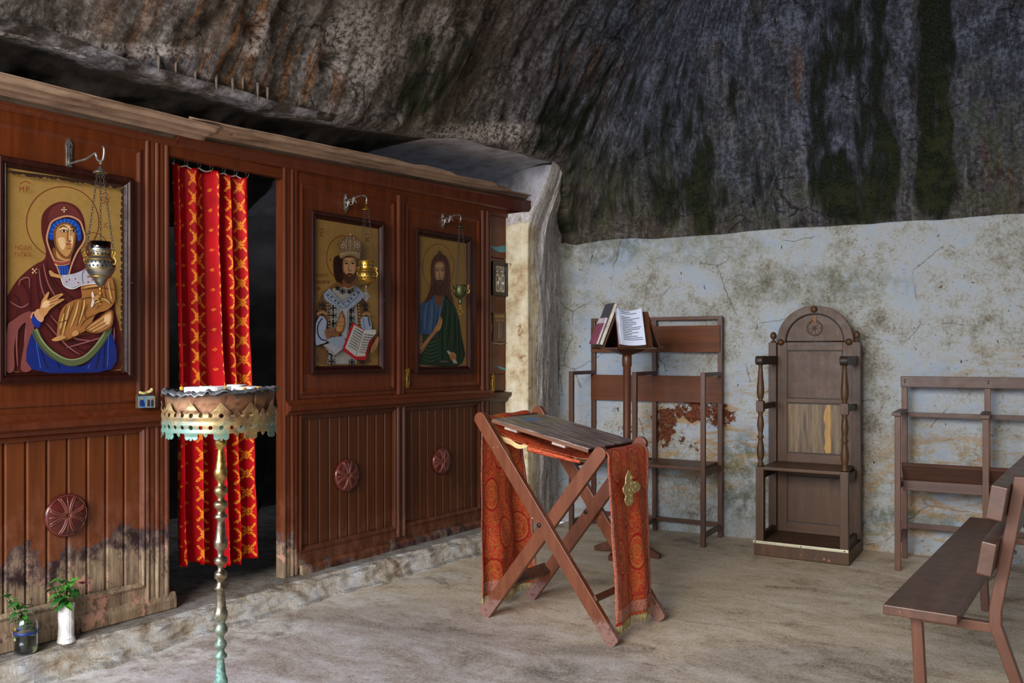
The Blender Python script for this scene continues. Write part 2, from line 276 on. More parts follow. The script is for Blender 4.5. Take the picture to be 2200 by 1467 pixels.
# ---------------------------------------------------------------- mesh builder
class MB:
    def __init__(s): s.v=[];s.f=[];s.sm=[];s.mi=[];s.col=[];s.uv={}
    def add(s,vs,fs,smooth=False,mi=0,col=None,M=None):
        b=len(s.v)
        for p in vs:
            p=Vector(p)
            if M is not None: p=M@p
            s.v.append(p)
        for f in fs: s.f.append([b+i for i in f]); s.sm.append(smooth); s.mi.append(mi); s.col.append(col)
        return s
    def box(s,x0,x1,y0,y1,z0,z1,M=None,mi=0,bev=.0,col=None):
        if bev<=0:
            vs=[(x,y,z) for x in (x0,x1) for y in (y0,y1) for z in (z0,z1)]
            return s.add(vs,[(0,1,3,2),(4,6,7,5),(0,4,5,1),(2,3,7,6),(0,2,6,4),(1,5,7,3)],False,mi,col,M)
        bm=bmesh.new(); bmesh.ops.create_cube(bm,size=1)
        for v in bm.verts: v.co=Vector(((x0+x1)/2+v.co.x*(x1-x0),(y0+y1)/2+v.co.y*(y1-y0),(z0+z1)/2+v.co.z*(z1-z0)))
        bmesh.ops.bevel(bm,geom=bm.edges[:],offset=min(bev,.45*min(abs(x1-x0),abs(y1-y0),abs(z1-z0))),segments=2,affect='EDGES',profile=.6)
        bm.verts.index_update(); s.add([v.co for v in bm.verts],[[v.index for v in f.verts] for f in bm.faces],False,mi,col,M); bm.free(); return s
    def bar(s,p,q,w,t,up=(0,0,1),bev=.003,mi=0,ext=0,M=None):
        """rectangular bar p to q; w across (side axis), t along the 'up'-ish axis"""
        p=Vector(p);q=Vector(q);d=(q-p).normalized();up=Vector(up)
        sx=d.cross(up)
        if sx.length<1e-4: sx=d.cross(Vector((0,1,0)))
        sx.normalize(); u=sx.cross(d).normalized(); l=(q-p).length
        R=Matrix((( d.x,sx.x,u.x,p.x),(d.y,sx.y,u.y,p.y),(d.z,sx.z,u.z,p.z),(0,0,0,1)))
        if M is not None: R=M@R
        return s.box(-ext,l+ext,-w/2,w/2,-t/2,t/2,R,mi,bev)
    def tube(s,pts,r,n=10,cap=True,closed=False,mi=0,M=None,col=None):
        pts=[Vector(p) for p in pts]; rs=r if isinstance(r,(list,tuple)) else [r]*len(pts); vs=[];fs=[]
        t0=(pts[1]-pts[0]).normalized(); nx=t0.orthogonal().normalized(); N=len(pts)
        for i,p in enumerate(pts):
            if closed: t=(pts[(i+1)%N]-pts[i-1]).normalized()
            else: t=(pts[min(i+1,N-1)]-pts[max(i-1,0)]).normalized()
            nx=(nx-t*nx.dot(t)).normalized(); ny=t.cross(nx)
            for k in range(n):
                a=2*PI*k/n; vs.append(p+(nx*cos(a)+ny*sin(a))*rs[i])
        for i in range(N if closed else N-1):
            j=(i+1)%N
            for k in range(n): fs.append((i*n+k,i*n+(k+1)%n,j*n+(k+1)%n,j*n+k))
        if cap and not closed: fs.append(tuple(range(n))[::-1]); fs.append(tuple((N-1)*n+k for k in range(n)))
        return s.add(vs,fs,True,mi,col,M)
    def lathe(s,prof,c=(0,0,0),n=28,axis='z',M=None,mi=0,caps=True,smooth=True,col=None):
        c=Vector(c);vs=[];fs=[]
        for (r,h) in prof:
            for k in range(n):
                a=2*PI*k/n; q=(r*cos(a),r*sin(a),h)
                if axis=='x': q=(h,r*cos(a),r*sin(a))
                if axis=='y': q=(r*cos(a),h,r*sin(a))
                vs.append(c+Vector(q))
        for i in range(len(prof)-1):
            for k in range(n): fs.append((i*n+k,i*n+(k+1)%n,(i+1)*n+(k+1)%n,(i+1)*n+k))
        s.add(vs,fs,smooth,mi,col,M)
        if caps:
            b=len(s.v)-len(vs)
            if prof[0][0]>1e-5: s.f.append([b+k for k in range(n)][::-1]); s.sm.append(False); s.mi.append(mi); s.col.append(col)
            if prof[-1][0]>1e-5: s.f.append([b+(len(prof)-1)*n+k for k in range(n)]); s.sm.append(False); s.mi.append(mi); s.col.append(col)
        return s
    def prism(s,poly,a0,a1,axis='y',M=None,mi=0,smooth=False,col=None):
        """extrude a 2D outline (convex or not) along an axis from a0 to a1"""
        def P(p,a): return {'y':(p[0],a,p[1]),'x':(a,p[0],p[1]),'z':(p[0],p[1],a)}[axis]
        n=len(poly); vs=[P(p,a0) for p in poly]+[P(p,a1) for p in poly]
        tri=geometry.tessellate_polygon([[Vector((p[0],p[1],0)) for p in poly]])
        s.add(vs,[(i,(i+1)%n,n+(i+1)%n,n+i) for i in range(n)],smooth,mi,col,M); b=len(s.v)-2*n
        for t in tri:
            s.f.append([b+i for i in t]); s.f.append([b+n+i for i in t][::-1]); s.sm+= [False,False]; s.mi+=[mi,mi]; s.col+=[col,col]
        return s
    def build(s,name,mat,parent=None,loc=None,world=False,bevel=0,solid=0,sub=0,weld=False):
        me=bpy.data.meshes.new(name)
        vs=s.v
        off=Vector((0,0,0))
        if world and parent is not None:
            inv=WM(parent).inverted(); vs=[inv@v for v in vs]
        me.from_pydata([tuple(v) for v in vs],[],s.f)
        for i,p in enumerate(me.polygons): p.use_smooth=s.sm[i]; p.material_index=s.mi[i]
        if any(c is not None for c in s.col):
            a=me.color_attributes.new('Col','FLOAT_COLOR','CORNER')
            for i,p in enumerate(me.polygons):
                c=s.col[i] or (1,1,1)
                for li in p.loop_indices: a.data[li].color=(*c,1)
        if s.uv:
            u=me.uv_layers.new(name='UVMap')
            for l in me.loops: u.data[l.index].uv=s.uv.get(l.vertex_index,(0,0))
        for m in (mat if isinstance(mat,(list,tuple)) else [mat]): me.materials.append(m)
        bm=bmesh.new(); bm.from_mesh(me)
        if weld: bmesh.ops.remove_doubles(bm,verts=bm.verts,dist=1e-5)
        bmesh.ops.recalc_face_normals(bm,faces=bm.faces); bm.to_mesh(me); bm.free()
        o=bpy.data.objects.new(name,me); C.objects.link(o)
        if parent is not None: o.parent=parent
        if loc is not None: o.location=loc
        if bevel:
            b=o.modifiers.new('bevel','BEVEL'); b.width=bevel; b.segments=2; b.limit_method='ANGLE'
        if solid:
            b=o.modifiers.new('solid','SOLIDIFY'); b.thickness=solid; b.offset=0
        if sub:
            b=o.modifiers.new('sub','SUBSURF'); b.levels=b.render_levels=sub
        return o
def WM(o):
    m=Matrix.Translation(o.location)@o.rotation_euler.to_matrix().to_4x4()
    return WM(o.parent)@m if o.parent else m
def thing(name,label,cat,loc=(0,0,0),rz=0,group=None):
    o=bpy.data.objects.new(name,None); o.empty_display_size=.1; C.objects.link(o); o.location=loc; o.rotation_euler=(0,0,rz)
    o['label']=label;o['category']=cat
    if group:o['group']=group
    return o
def tag(o,label,cat,group=None):
    o['label']=label;o['category']=cat
    if group:o['group']=group
    return o
def struct(o): o['kind']='structure'; return o
def grid(name,F,nu,nv,mat,attrs={},uvf=None,parent=None,solid=0,smooth=True):
    """F(u,v) with u,v in 0..1 -> point ; attrs name->f(point,u,v)"""
    P=[];UV=[]
    for j in range(nv+1):
        for i in range(nu+1):
            u,v=i/nu,j/nv; P.append(Vector(F(u,v))); UV.append((u,v))
    b=MB(); b.v=P
    for j in range(nv):
        for i in range(nu):
            a=j*(nu+1)+i; b.f.append([a,a+1,a+nu+2,a+nu+1]); b.sm.append(smooth); b.mi.append(0); b.col.append(None)
    if uvf: b.uv={k:uvf(*UV[k]) for k in range(len(P))}
    o=b.build(name,mat,parent,solid=solid)
    for an,f in attrs.items():
        a=o.data.attributes.new(an,'FLOAT','POINT')
        for k,p in enumerate(P): a.data[k].value=f(p,*UV[k])
    return o
def spots(lst):
    """mask made of soft patches given in photograph pixels: (x,y,rx,ry,strength)"""
    def f(p,u,v):
        x,y=proj(p); s=0
        for (cx,cy,rx,ry,k) in lst:
            d=((x-cx)/rx)**2+((y-cy)/ry)**2
            if d<1.7: s=max(s,k*(1-sstep(.25,1.6,d)))
        return s
    return f
def spline(pts,k=6,closed=True):
    n=len(pts); out=[]
    rng=range(n) if closed else range(n-1)
    for i in rng:
        p0=pts[(i-1)%n] if closed or i>0 else pts[0]; p1=pts[i]; p2=pts[(i+1)%n]; p3=pts[(i+2)%n] if closed or i+2<n else pts[-1]
        for j in range(k):
            t=j/k
            out.append(tuple(.5*((2*b)+(-a+c)*t+(2*a-5*b+4*c-d)*t*t+(-a+3*b-3*c+d)*t**3) for a,b,c,d in zip(p0,p1,p2,p3)))
    if not closed: out.append(tuple(pts[-1]))
    return out
def wall_y(x): return 6.32+.1216*(x+3.96)
def floor_z(x,y): return 0.0
# ================================================================ the setting
ROCK=m_rock(); PLAS=m_plaster(); PIL=m_pillar(); SOF=m_soffit(); FLO=m_floor(); STP=m_step()
# floor
def F_floor(u,v):
    x=-3.86+u*7.4; y=-3.0+v*10.2
    z=.006*fbm(x*1.3,y*1.3,0,4)+.0012*fbm(x*9,y*9,3,2)-.004
    return (x,y,min(z,.0))
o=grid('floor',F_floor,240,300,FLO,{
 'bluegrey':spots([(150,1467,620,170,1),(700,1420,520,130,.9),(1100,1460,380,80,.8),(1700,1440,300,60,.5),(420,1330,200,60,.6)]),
 'sand':spots([(1300,1230,380,90,.7),(1600,1190,300,60,.5),(1100,1260,200,60,.4)]),
 'stain':spots([(795,1249,44,9,1),(1190,1445,70,22,.6),(1270,1395,120,12,.4),(1470,1165,30,10,.6),(1350,1395,60,8,.5),(1700,1340,20,6,.4)]),
 'lime':spots([(380,1400,160,30,1),(560,1350,120,25,1),(200,1440,160,30,.9),(760,1285,120,18,.7),(920,1240,120,14,.5)])})
struct(o)
# back wall : whitewashed dado, 0..2.32 m
def F_dado(u,v):
    x=-4.06+u*5.6; z=-.02+v*2.355; top=2.325+.02*fbm(x*1.2,2,5,3)
    if v>.985: z=top+.0*(v-.985)
    else: z=-.02+v/.985*(top+.02)
    low=sstep(1.3,.3,z)
    d=.018*fbm(x*1.6,1,z*1.6,3)+.010*fbm(x*5,4,z*7,4)*(.6+low)+.0045*fbm(x*16,2,z*20,4)+.012*low*fbm(x*3,9,z*9,3)
    y=wall_y(x)-d
    if v>.985: y+=.30*(v-.985)/.015
    return (x,y,z)
struct(grid('wall_back',F_dado,560,236,PLAS,{
 'yellow':spots([(1640,920,160,110,.9),(2050,1060,220,150,.9),(1900,1150,300,60,.8),(1250,1060,120,120,.5),(1480,960,160,120,1),(2150,800,120,60,.6)]),
 'green':spots([(1600,1030,70,100,1),(1280,520,150,50,.8),(1480,530,160,40,.5),(1900,1120,90,30,.9),(2040,1120,70,25,.7),(1750,610,200,40,.6),(1220,620,60,120,.4)]),
 'peel':spots([(1428,915,30,46,.72),(1500,884,54,24,.72),(1545,893,36,26,.7),(1345,905,18,34,.35),(1322,890,12,30,.3),(1500,960,30,20,.25),(1455,925,40,30,.3)])}))
# upper rock shell: slopes in from the lip over the recess, turns the corner, runs along the back wall
def lip_z(y): return 2.665+.02*fbm(y*1.4,0,7,4)+.19*sstep(2.9,5.6,y)
R0=.62
def shell(s,w):
    """s metres along the plan path (0 at y=-1.2), w 0..1 from bottom edge up"""
    Ltan=5.72+1.2; arc=R0*PI/2
    ztop=5.2
    # lower limit of the path
    if s<Ltan: y=s-1.2; zb=lip_z(y)
    elif s<Ltan+arc:
        k=(s-Ltan)/arc; zb=2.855-.53*sstep(0,.55,k); y=5.72
    else: zb=2.325; y=9
    xcur=0
    w0=w; w=max(0,(w-.004)/.996); z=zb+(ztop-zb)*w
    if z>2.8: X=-3.62+.60*(z-2.8)+.05*(z-2.8)**2
    else: X=-3.62+.58*(z-2.8)
    lean=.16*max(0,z-2.33)
    if s<Ltan: p=Vector((X,y,z)); nrm=Vector((1,0,-.55))
    elif s<Ltan+arc:
        a=(s-Ltan)/R0; ex=X+R0; 
        yb=wall_y(ex)-lean; r2=yb-5.72
        p=Vector((ex-R0*cos(a),5.72+r2*sin(a),z)); nrm=Vector((cos(a),-sin(a),-.3))
    else:
        x=X+R0+(s-Ltan-arc); p=Vector((x,wall_y(x)-lean,z)); nrm=Vector((0,-1,-.15))
    nrm.normalize()
    edge=sstep(0,.03,w)
    d=.09*fbm(s*.7,z*.5,1,3)+.03*fbm(s*3.4+z*.4,z*1.3,5,4)+.020*fbm(s*11,z*6,2,4)
    d*= (.30+.70*edge)
    if w<.05: d=max(d,-.02)
    if s>Ltan+.4: d*=.62
    for (px_,py_,rr,dep) in PITS:
        q=(p-PITP[(px_,py_)]).length
        if q<rr*2: d-=dep*math.exp(-(q/rr)**2*2)
    if w0<=0: return p+Vector((-.34,0,.045)) if s<Ltan else p-nrm*.35+Vector((0,0,-.16 if s>Ltan+arc*.45 else -.08))
    return p+nrm*d
PITS=[(540,65,.06,.09),(440,42,.05,.05),(708,138,.07,.10),(985,42,.08,.08),(1128,105,.07,.08),(1092,250,.05,.06),(1300,45,.05,.04),(2155,375,.06,.07),(590,80,.03,.03)]
PITP={}
for q in PITS:
    best=None
    # march along the ray to the slope plane
    d=ray(q[0],q[1]); k=1.0
    while k<12:
        p=Vector((0,0,H))+d*k
        if p.x< -3.62+.60*(p.z-2.8) or p.y>wall_y(p.x)-.16*(p.z-2.33): break
        k+=.01
    PITP[(q[0],q[1])]=p
STOT=5.72+1.2+R0*PI/2+4.6
MOSS=[(960,120,90,70,.62),(910,195,70,55,.72),(885,225,50,35,.5),(1000,60,70,50,.35),(985,250,80,30,.3),
 (1260,180,70,120,.62),(1210,260,70,90,.62),(1170,310,80,45,.6),(1260,350,80,90,.55),(1240,450,80,60,.62),(1330,400,70,100,.5),(1390,200,90,120,.42),(1450,180,110,100,.42),(1330,60,60,110,.3),
 (1440,340,70,140,.62),(1510,400,50,120,.75),(1480,250,90,70,.45),(1400,440,80,60,.5),(1500,80,60,60,.2),
 (1640,330,26,130,.5),(1580,210,60,60,.5),(1640,60,30,60,.4),(1610,160,60,30,.4),
 (1790,100,60,180,.55),(1770,230,40,160,.6),(1860,60,60,160,.72),(1880,260,60,160,.66),(1900,360,40,120,.9),(1790,400,60,90,.85),(1850,440,90,50,.8),(1760,330,40,120,.6),
 (2010,80,44,220,.95),(2010,260,42,200,1.05),(2010,390,44,100,.95),(1940,150,60,80,.5),(2160,440,60,50,.35),(1560,480,200,22,.4)]
LICH=[(1240,430,130,110,1),(1700,450,300,60,.7),(2100,330,130,200,.9),(1600,330,120,200,.35),(1960,400,130,110,.8),(1380,420,200,100,.8),(950,180,120,120,.5),(1450,470,300,40,.8)]
def uvshell(u,v):
    s=u*STOT; z=2.4+v*2.8; k=sstep(5.72+1.2,5.72+1.2+R0*PI/2,s)
    return (s+k*(.60*(z-2.8)+.05*(z-2.8)**2), v*2.7)
struct(grid('ceiling',lambda u,v:shell(u*STOT,v),620,240,ROCK,{
 'moss':spots(MOSS),'lichen':spots(LICH),
 'ochre':spots([(420,110,60,90,1),(470,60,90,90,.9),(560,110,120,130,.75),(640,120,60,80,1),(700,190,40,50,1),(600,190,120,60,.8),(330,60,120,90,.4),(1250,160,90,70,.4),(1700,160,40,60,.4),(2160,300,50,120,.5)]),
 'chalk':spots([(545,95,30,28,1),(450,190,14,30,.5),(780,95,90,90,.4),(950,70,60,60,.35),(1060,285,150,22,.85),(1150,330,60,25,.9),(240,110,200,16,.8),(80,75,120,14,.7),(560,50,20,25,.6)]),
 'blue':spots([(1750,170,620,330,.95),(1500,60,300,120,1),(1250,100,160,160,.4),(2150,120,160,160,1),(200,140,300,40,.5)])},uvshell))
# drip stones along the lip
for (x,y,l) in [(341,150,.03),(465,188,.03),(554,205,.065),(522,190,.02),(378,152,.03),(420,172,.02),(500,196,.02),(575,215,.02)]:
    p=onX(x,y-6,-3.62); b=MB(); b.lathe([(.009,.05),(.007,.015),(.004,-l*.4),(.0012,-l)],p,8)
    st=b.build('dripstone',ROCK,bpy.data.objects['ceiling'])
# soffit and end wall of the recess
def F_sof(u,v):
    y=-1.0+u*7.1; x=-3.615-v*1.91
    z=lip_z(y)+.004-.02*v
    rough=sstep(4.4,4.0,y)*sstep(.10,.22,v+.05*fbm(y*2,3,3,2))
    z+=.03*sstep(.03,0,v)
    z+=-.10*rough*abs(fbm(x*2.5,y*2.5,3,4))-.05*rough+.012*fbm(x*1.5,y*1.5,1,3)
    k=sstep(.55,1,v); z-=.32*k*k
    return (x,y,z)
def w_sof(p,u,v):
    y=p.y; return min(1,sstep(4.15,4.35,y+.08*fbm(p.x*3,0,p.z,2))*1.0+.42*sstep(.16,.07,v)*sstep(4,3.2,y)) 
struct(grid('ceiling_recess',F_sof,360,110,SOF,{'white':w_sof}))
def F_end(u,v):
    x=-3.82+.16*sstep(.25,.85,v)-u*1.9; z=2.40+v*.50; y=5.76+.30*sstep(0,.6,u)*1.0+.10*sstep(1,.0,v)
    return (x,y+.01*fbm(x*3,2,z*3,3),z)
struct(grid('wall_recess',F_end,80,40,SOF,{'white':lambda p,u,v:1.0}))
# dark chamber behind the screen
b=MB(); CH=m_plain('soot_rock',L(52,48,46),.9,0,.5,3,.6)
def F_ch(u,v):
    # plan: from left-front round the back to the right-front
    path=[(-3.99,.2),(-5.9,.2),(-6.1,3.5),(-5.7,6.2),(-3.99,6.2)]
    t=u*4; i=min(3,int(t)); f=t-i; p=[path[i][k]*(1-f)+path[i+1][k]*f for k in (0,1)]
    z=.02+v*2.9
    d=.12*fbm(p[0]*1.5,p[1]*1.5,z*1.5,4)
    e=sstep(0,.1,u)*sstep(1,.9,u)
    return (p[0]+d*e,p[1]+d*e,z)
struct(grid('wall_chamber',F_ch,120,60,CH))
# stone pillar at the end of the screen
def F_pil(u,v):
    path=[(-4.12,5.56),(-3.80,5.545),(-3.765,5.57),(-3.775,5.80),(-3.86,6.05),(-3.93,6.22),(-3.98,6.42)]
    cum=[0]
    for a,c in zip(path,path[1:]): cum.append(cum[-1]+math.dist(a,c))
    t=u*cum[-1]; i=0
    while i<len(path)-2 and cum[i+1]<t: i+=1
    f=(t-cum[i])/(cum[i+1]-cum[i]); p=Vector((path[i][0]*(1-f)+path[i+1][0]*f,path[i][1]*(1-f)+path[i+1][1]*f))
    zt=2.47+.42*sstep(.285,.33,u); z=-.02+v*(zt+.02)
    rk=sstep(.34,.5,u)
    d=.028*fbm(u*9,z*2.2,3,4)*rk+.006*fbm(u*5,z*2,1,3)+.03*rk*fbm(1,z*.9,8,2)
    n=Vector((.25,-1)) if u<.34 else Vector((1,-.35)); n.normalize()
    up=sstep(2.3,2.85,z)*sstep(.26,.32,u)
    q=p+n*d+(Vector((.15,.07))*(1-sstep(.35,.8,u))+Vector((.20,-.12))*sstep(.35,.8,u))*up
    return (q.x,q.y,z)
def cream(p,u,v):
    e=.40+.05*fbm(p.z*1.2,0,2,3); return (1-sstep(e-.03,e+.03,u))*sstep(2.47,2.3,p.z)
struct(grid('wall_pillar',F_pil,150,330,PIL,{'cream':cream},lambda u,v:(u*1.1,v*2.8)))
b=MB(); b.v=[]
# pillar cap
def F_cap(u,v):
    x=-4.12+u*.345; y=5.56+v*.45; return (x,y,2.462+.012*fbm(x*6,y*6,1,2)+.02*v)
struct(grid('trim_2',F_cap,14,16,PIL,{'cream':lambda p,u,v:.2},lambda u,v:(u,v)))
# stone step under the screen, with the threshold slab running inside
def F_step(u,v):
    y=-.5+v*6.2; n=.018*fbm(y*2.2,0,3,4)+.016*fbm(y*8,u*5,3,4); lump=.02*fbm(y*1.1,4,4,3)
    xt=-3.812+.04*sstep(3.3,4.8,y)+lump; xb=xt+.035+.035*fbm(y*2.5,7,1,4)
    if u<.5: return (-6.2+(xt-.02+6.2)*(u/.5)**.5 , y, .122+.004*fbm(u*90,y*5,0,3))
    k=(u-.5)/.5; a=sstep(0,.35,k); x=xt-.02+.02*a+(xb-xt)*k**1.3+n*1.1*(1-k*.3)+.02*sstep(.8,1,k); z=.122-.13*k**1.15
    return (x,y,z+.008*fbm(y*9,k*4,5,3)*(1-abs(2*k-1)))
struct(grid('trim_1',F_step,60,420,STP,{}))
# the sides and roof of the grotto outside the picture, so that light only comes from its mouth
def F_roof(u,v): 
    x=-2.35+u*6.4; y=-1.2+v*8.2; return (x,y,5.0-.6*((u-.5)*2)**2*sstep(.5,1,u)+.15*fbm(x,y,2,3))
struct(grid('ceiling_vault',F_roof,40,40,ROCK,{},lambda u,v:(u*6,v*8)))
def F_blocker(u,v):  # unseen rock sheet behind the camera, added to shade the upper rock
    x=-4.6+u*7.6; a=(u-.45)*2; z=3.5-.4*a*a+v*(5.4-3.5+.4*a*a); return (x,-.75+.25*fbm(x*.8,z*.8,6,4),z+.08*fbm(x*1.4,1,3,3)*(1-v))
struct(grid('mouth_light_blocker',F_blocker,60,24,ROCK,{},lambda u,v:(u*7,v*3)))
def F_right(u,v):
    y=-.6+u*7.6; z=v*5; return (2.6+.2*fbm(y,z,4,3),y,z)
struct(grid('wall_right',F_right,40,30,ROCK,{},lambda u,v:(u*7,v*5)))
# ================================================================ icon screen
XI=-3.94
PU=m_screen('red_brown_varnish',L(104,48,18),L(78,34,11))
PL=m_screen('brown_varnish_boards',L(116,60,27),L(86,44,20))
PT=m_screen('red_brown_trim',L(104,49,23),L(78,34,15),.4)
DKW=m_wood('dark_frame_wood',L(54,20,16),.38,'z',spec=.22)
BRASS=m_plain('old_brass',L(180,140,60),.32,.9,.35,30); SILV=m_plain('old_silver',L(150,146,140),.35,.85,.35,40)
IRON=m_plain('dark_iron',L(70,66,62),.5,.8,.3,30); BLK=m_plain('black_enamel',L(18,18,20),.35)
scr=thing('icon_screen','red-brown wooden panelled icon screen with a curtained doorway, standing on the stone step','screen',(XI,2.0,.12))
def part(name,b,mat,par=scr,bev=.004,**k): return b.build(name,mat,par,world=True,bevel=bev,**k)
def boards(y0,y1,z0,z1,n,off=0.0):
    """tongue and groove boards, one mesh per panel"""
    b=MB(); w=(y1-y0)/n
    for i in range(n):
        a=y0+i*w; c=a+w; g=.0045
        prof=[(a,XI-.028),(a+g,XI-.016),(a+g+.006,XI-.0135),(c-g-.006,XI-.0135),(c-g,XI-.016),(c,XI-.028)]
        vs=[(x,y,z) for z in (z0,z1) for (y,x) in prof]; m=len(prof)
        b.add(vs,[(k,k+1,m+k+1,m+k) for k in range(m-1)])
    b.box(XI-.045,XI-.027,y0,y1,z0,z1); return b
def fluted(y0,y1,z0,z1,x0=XI-.03,n=4,d=.012,base=.012):
    """vertical moulding with rounded reeds"""
    pts=[(x0-.02,y0)]; w=(y1-y0)/n
    for i in range(n):
        for k in range(7):
            a=k/6; pts.append((XI+base+d*math.sin(PI*a)*(1 if i%2==0 else .4),y0+w*(i+a)))
    pts.append((x0-.02,y1)); b=MB(); b.prism(pts,z0,z1,'z'); return b
def mould_frame(y0,y1,z0,z1,w=.022,d=.014,x=XI-.004):
    """picture-frame moulding round a field"""
    b=MB()
    prof=[(0,0),(0,d),(.35*w,d*1.25),(.7*w,d*.6),(w,d*.2),(w,0)]
    cs=[(y0,z0,1,1),(y1,z0,-1,1),(y1,z1,-1,-1),(y0,z1,1,-1)]
    vs=[]
    for (y,z,sy,sz) in cs:
        for (a,h) in prof: vs.append((x+h,y+a*sy,z+a*sz))
    m=len(prof); fs=[]
    for i in range(4):
        j=(i+1)%4
        for k in range(m-1): fs.append((i*m+k,i*m+k+1,j*m+k+1,j*m+k))
    b.add(vs,fs); return b
# --- left bay (Y .3 .. 2.62)
part('lower_panel',boards(1.02,2.49,.27,1.035,16),PL)
b=MB().box(XI-.04,XI+.002,.3,1.02,.14,1.035); part('lower_panel',b,PL)
part('panel_moulding',mould_frame(1.02,2.495,.262,1.04,.026),PT,bev=0)
b=MB().box(XI-.04,XI+.004,.3,2.60,.165,.262); part('bottom_rail',b,PL)
b=MB(); b.prism([(XI-.04,.122),(XI+.022,.125),(XI+.022,.172),(XI+.008,.205),(XI-.04,.205)],.3,2.66,'y'); part('base_board',b,PL)
part('door_post',fluted(2.495,2.625,.13,2.46,n=5,d=.007,base=.008),PT,bev=0)
b=MB().box(XI-.04,XI,.3,2.5,1.13,2.39); part('upper_panel',b,PU)
part('panel_moulding',mould_frame(1.10,2.475,1.165,2.385,.03,.010),PT,bev=0)
b=MB(); b.prism([(XI-.03,1.035),(XI+.028,1.04),(XI+.034,1.058),(XI+.062,1.07),(XI+.066,1.098),(XI+.03,1.112),(XI+.012,1.135),(XI-.03,1.135)],.3,2.65,'y'); part('ledge',b,PT)
# --- lintel and cornice
b=MB().box(XI-.04,XI+.006,.3,5.32,2.385,2.44); part('lintel',b,PU)
def taper(ya,yb,dz,up=0):
    b=MB(); pr=[(XI-.03,2.425),(XI+.010,2.43),(XI+.020,2.442),(XI+.024,2.452),(XI+.034,2.458),(XI+.034,2.464),(XI-.03,2.464)]; n=len(pr); pr=[(x,z+(up if z>2.45 else 0)) for x,z in pr]
    vs=[(x,ya,z) for x,z in pr]+[(x,yb,z+(dz if k>2 else dz*.6)) for k,(x,z) in enumerate(pr)]
    b.add(vs,[(i,(i+1)%n,n+(i+1)%n,n+i) for i in range(n)]+[tuple(range(n)),tuple(range(n,2*n))]); return b
part('cornice',taper(.3,2.66,0),PT); part('cornice',taper(2.66,5.95,.122,.024),PT)
b=MB(); b.add([(XI-.02,2.66,2.44),(XI-.02,5.95,2.44),(XI-.02,5.95,2.56),(XI-.02,2.66,2.45),(XI-.0,2.66,2.44),(XI-.0,5.95,2.44),(XI-.0,5.95,2.56),(XI-.0,2.66,2.45)],[(0,1,2,3),(4,5,6,7),(0,1,5,4),(1,2,6,5),(2,3,7,6),(3,0,4,7)]); part('header_board',b,PU)
# --- right bays
part('door_post',fluted(3.345,3.455,.125,2.47,n=4,base=.008,d=.007),PT,bev=0)
part('lower_panel',boards(3.475,4.275,.255,1.05,10),PL)
part('panel_moulding',mould_frame(3.465,4.285,.245,1.045,.03),PT,bev=0)
part('lower_panel',boards(4.375,5.185,.255,1.05,10),PL)
part('panel_moulding',mould_frame(4.365,5.195,.245,1.045,.03),PT,bev=0)
part('mullion',fluted(4.285,4.365,.2,1.05,n=3,d=.012),PT,bev=0)
b=MB().box(XI-.04,XI+.006,3.44,5.3,.16,.25); part('bottom_rail',b,PL)
b=MB(); b.prism([(XI-.04,.105),(XI+.03,.11),(XI+.03,.155),(XI+.016,.175),(XI-.04,.175)],3.47,5.34,'y'); part('base_board',b,PL)
b=MB(); b.prism([(XI-.03,1.04),(XI+.02,1.045),(XI+.03,1.062),(XI+.055,1.072),(XI+.06,1.098),(XI+.03,1.108),(XI+.012,1.13),(XI-.03,1.13)],3.36,5.325,'y'); part('ledge',b,PT)
for (a,c) in ((3.455,4.29),(4.36,5.205)):
    b=MB().box(XI-.04,XI,a,c,1.13,2.39); part('upper_panel',b,PU)
    part('panel_moulding',mould_frame(a+.02,c-.02,1.16,2.385,.034,.012),PT,bev=0)
part('mullion',fluted(4.292,4.358,1.13,2.43,n=2,d=.010),PT,bev=0)
part('stile',fluted(5.20,5.315,.13,2.45,n=4,d=.012),PT,bev=0)
# plain end bay with cracks
b=MB()
for (z0,z1,dx) in ((.13,1.04,0),(1.11,1.235,0),(1.238,1.69,.001),(1.693,2.12,0),(2.123,2.45,.002)): b.box(XI-.06,XI-.022+dx,5.31,5.60,z0,z1)
part('end_panel',b,PU)
b=MB(); b.prism([(XI-.05,1.02),(XI,1.03),(XI+.01,1.055),(XI+.035,1.07),(XI+.04,1.098),(XI-.05,1.105)],5.327,5.63,'y')
part('ledge',b,m_wood('grey_brown_wood',L(92,66,54),.5,'y'))
BLU=m_plain('turquoise_paint',L(74,140,158),.6)
for pts in ([(1048,523),(1056,529),(1068,530),(1090,526),(1090,540),(1078,542),(1066,539),(1056,532)],[(1066,785),(1080,789),(1090,793),(1090,797),(1074,792)],[(1052,896),(1062,890),(1074,893),(1090,889),(1088,896),(1070,899),(1056,900)]):
    b=MB(); P3=[onX(x,y,XI-.02) for x,y in pts]; b.prism([(p.y,p.z) for p in P3],XI-.0225,XI-.0195,'x'); part('paint_mark',b,BLU,bev=0)
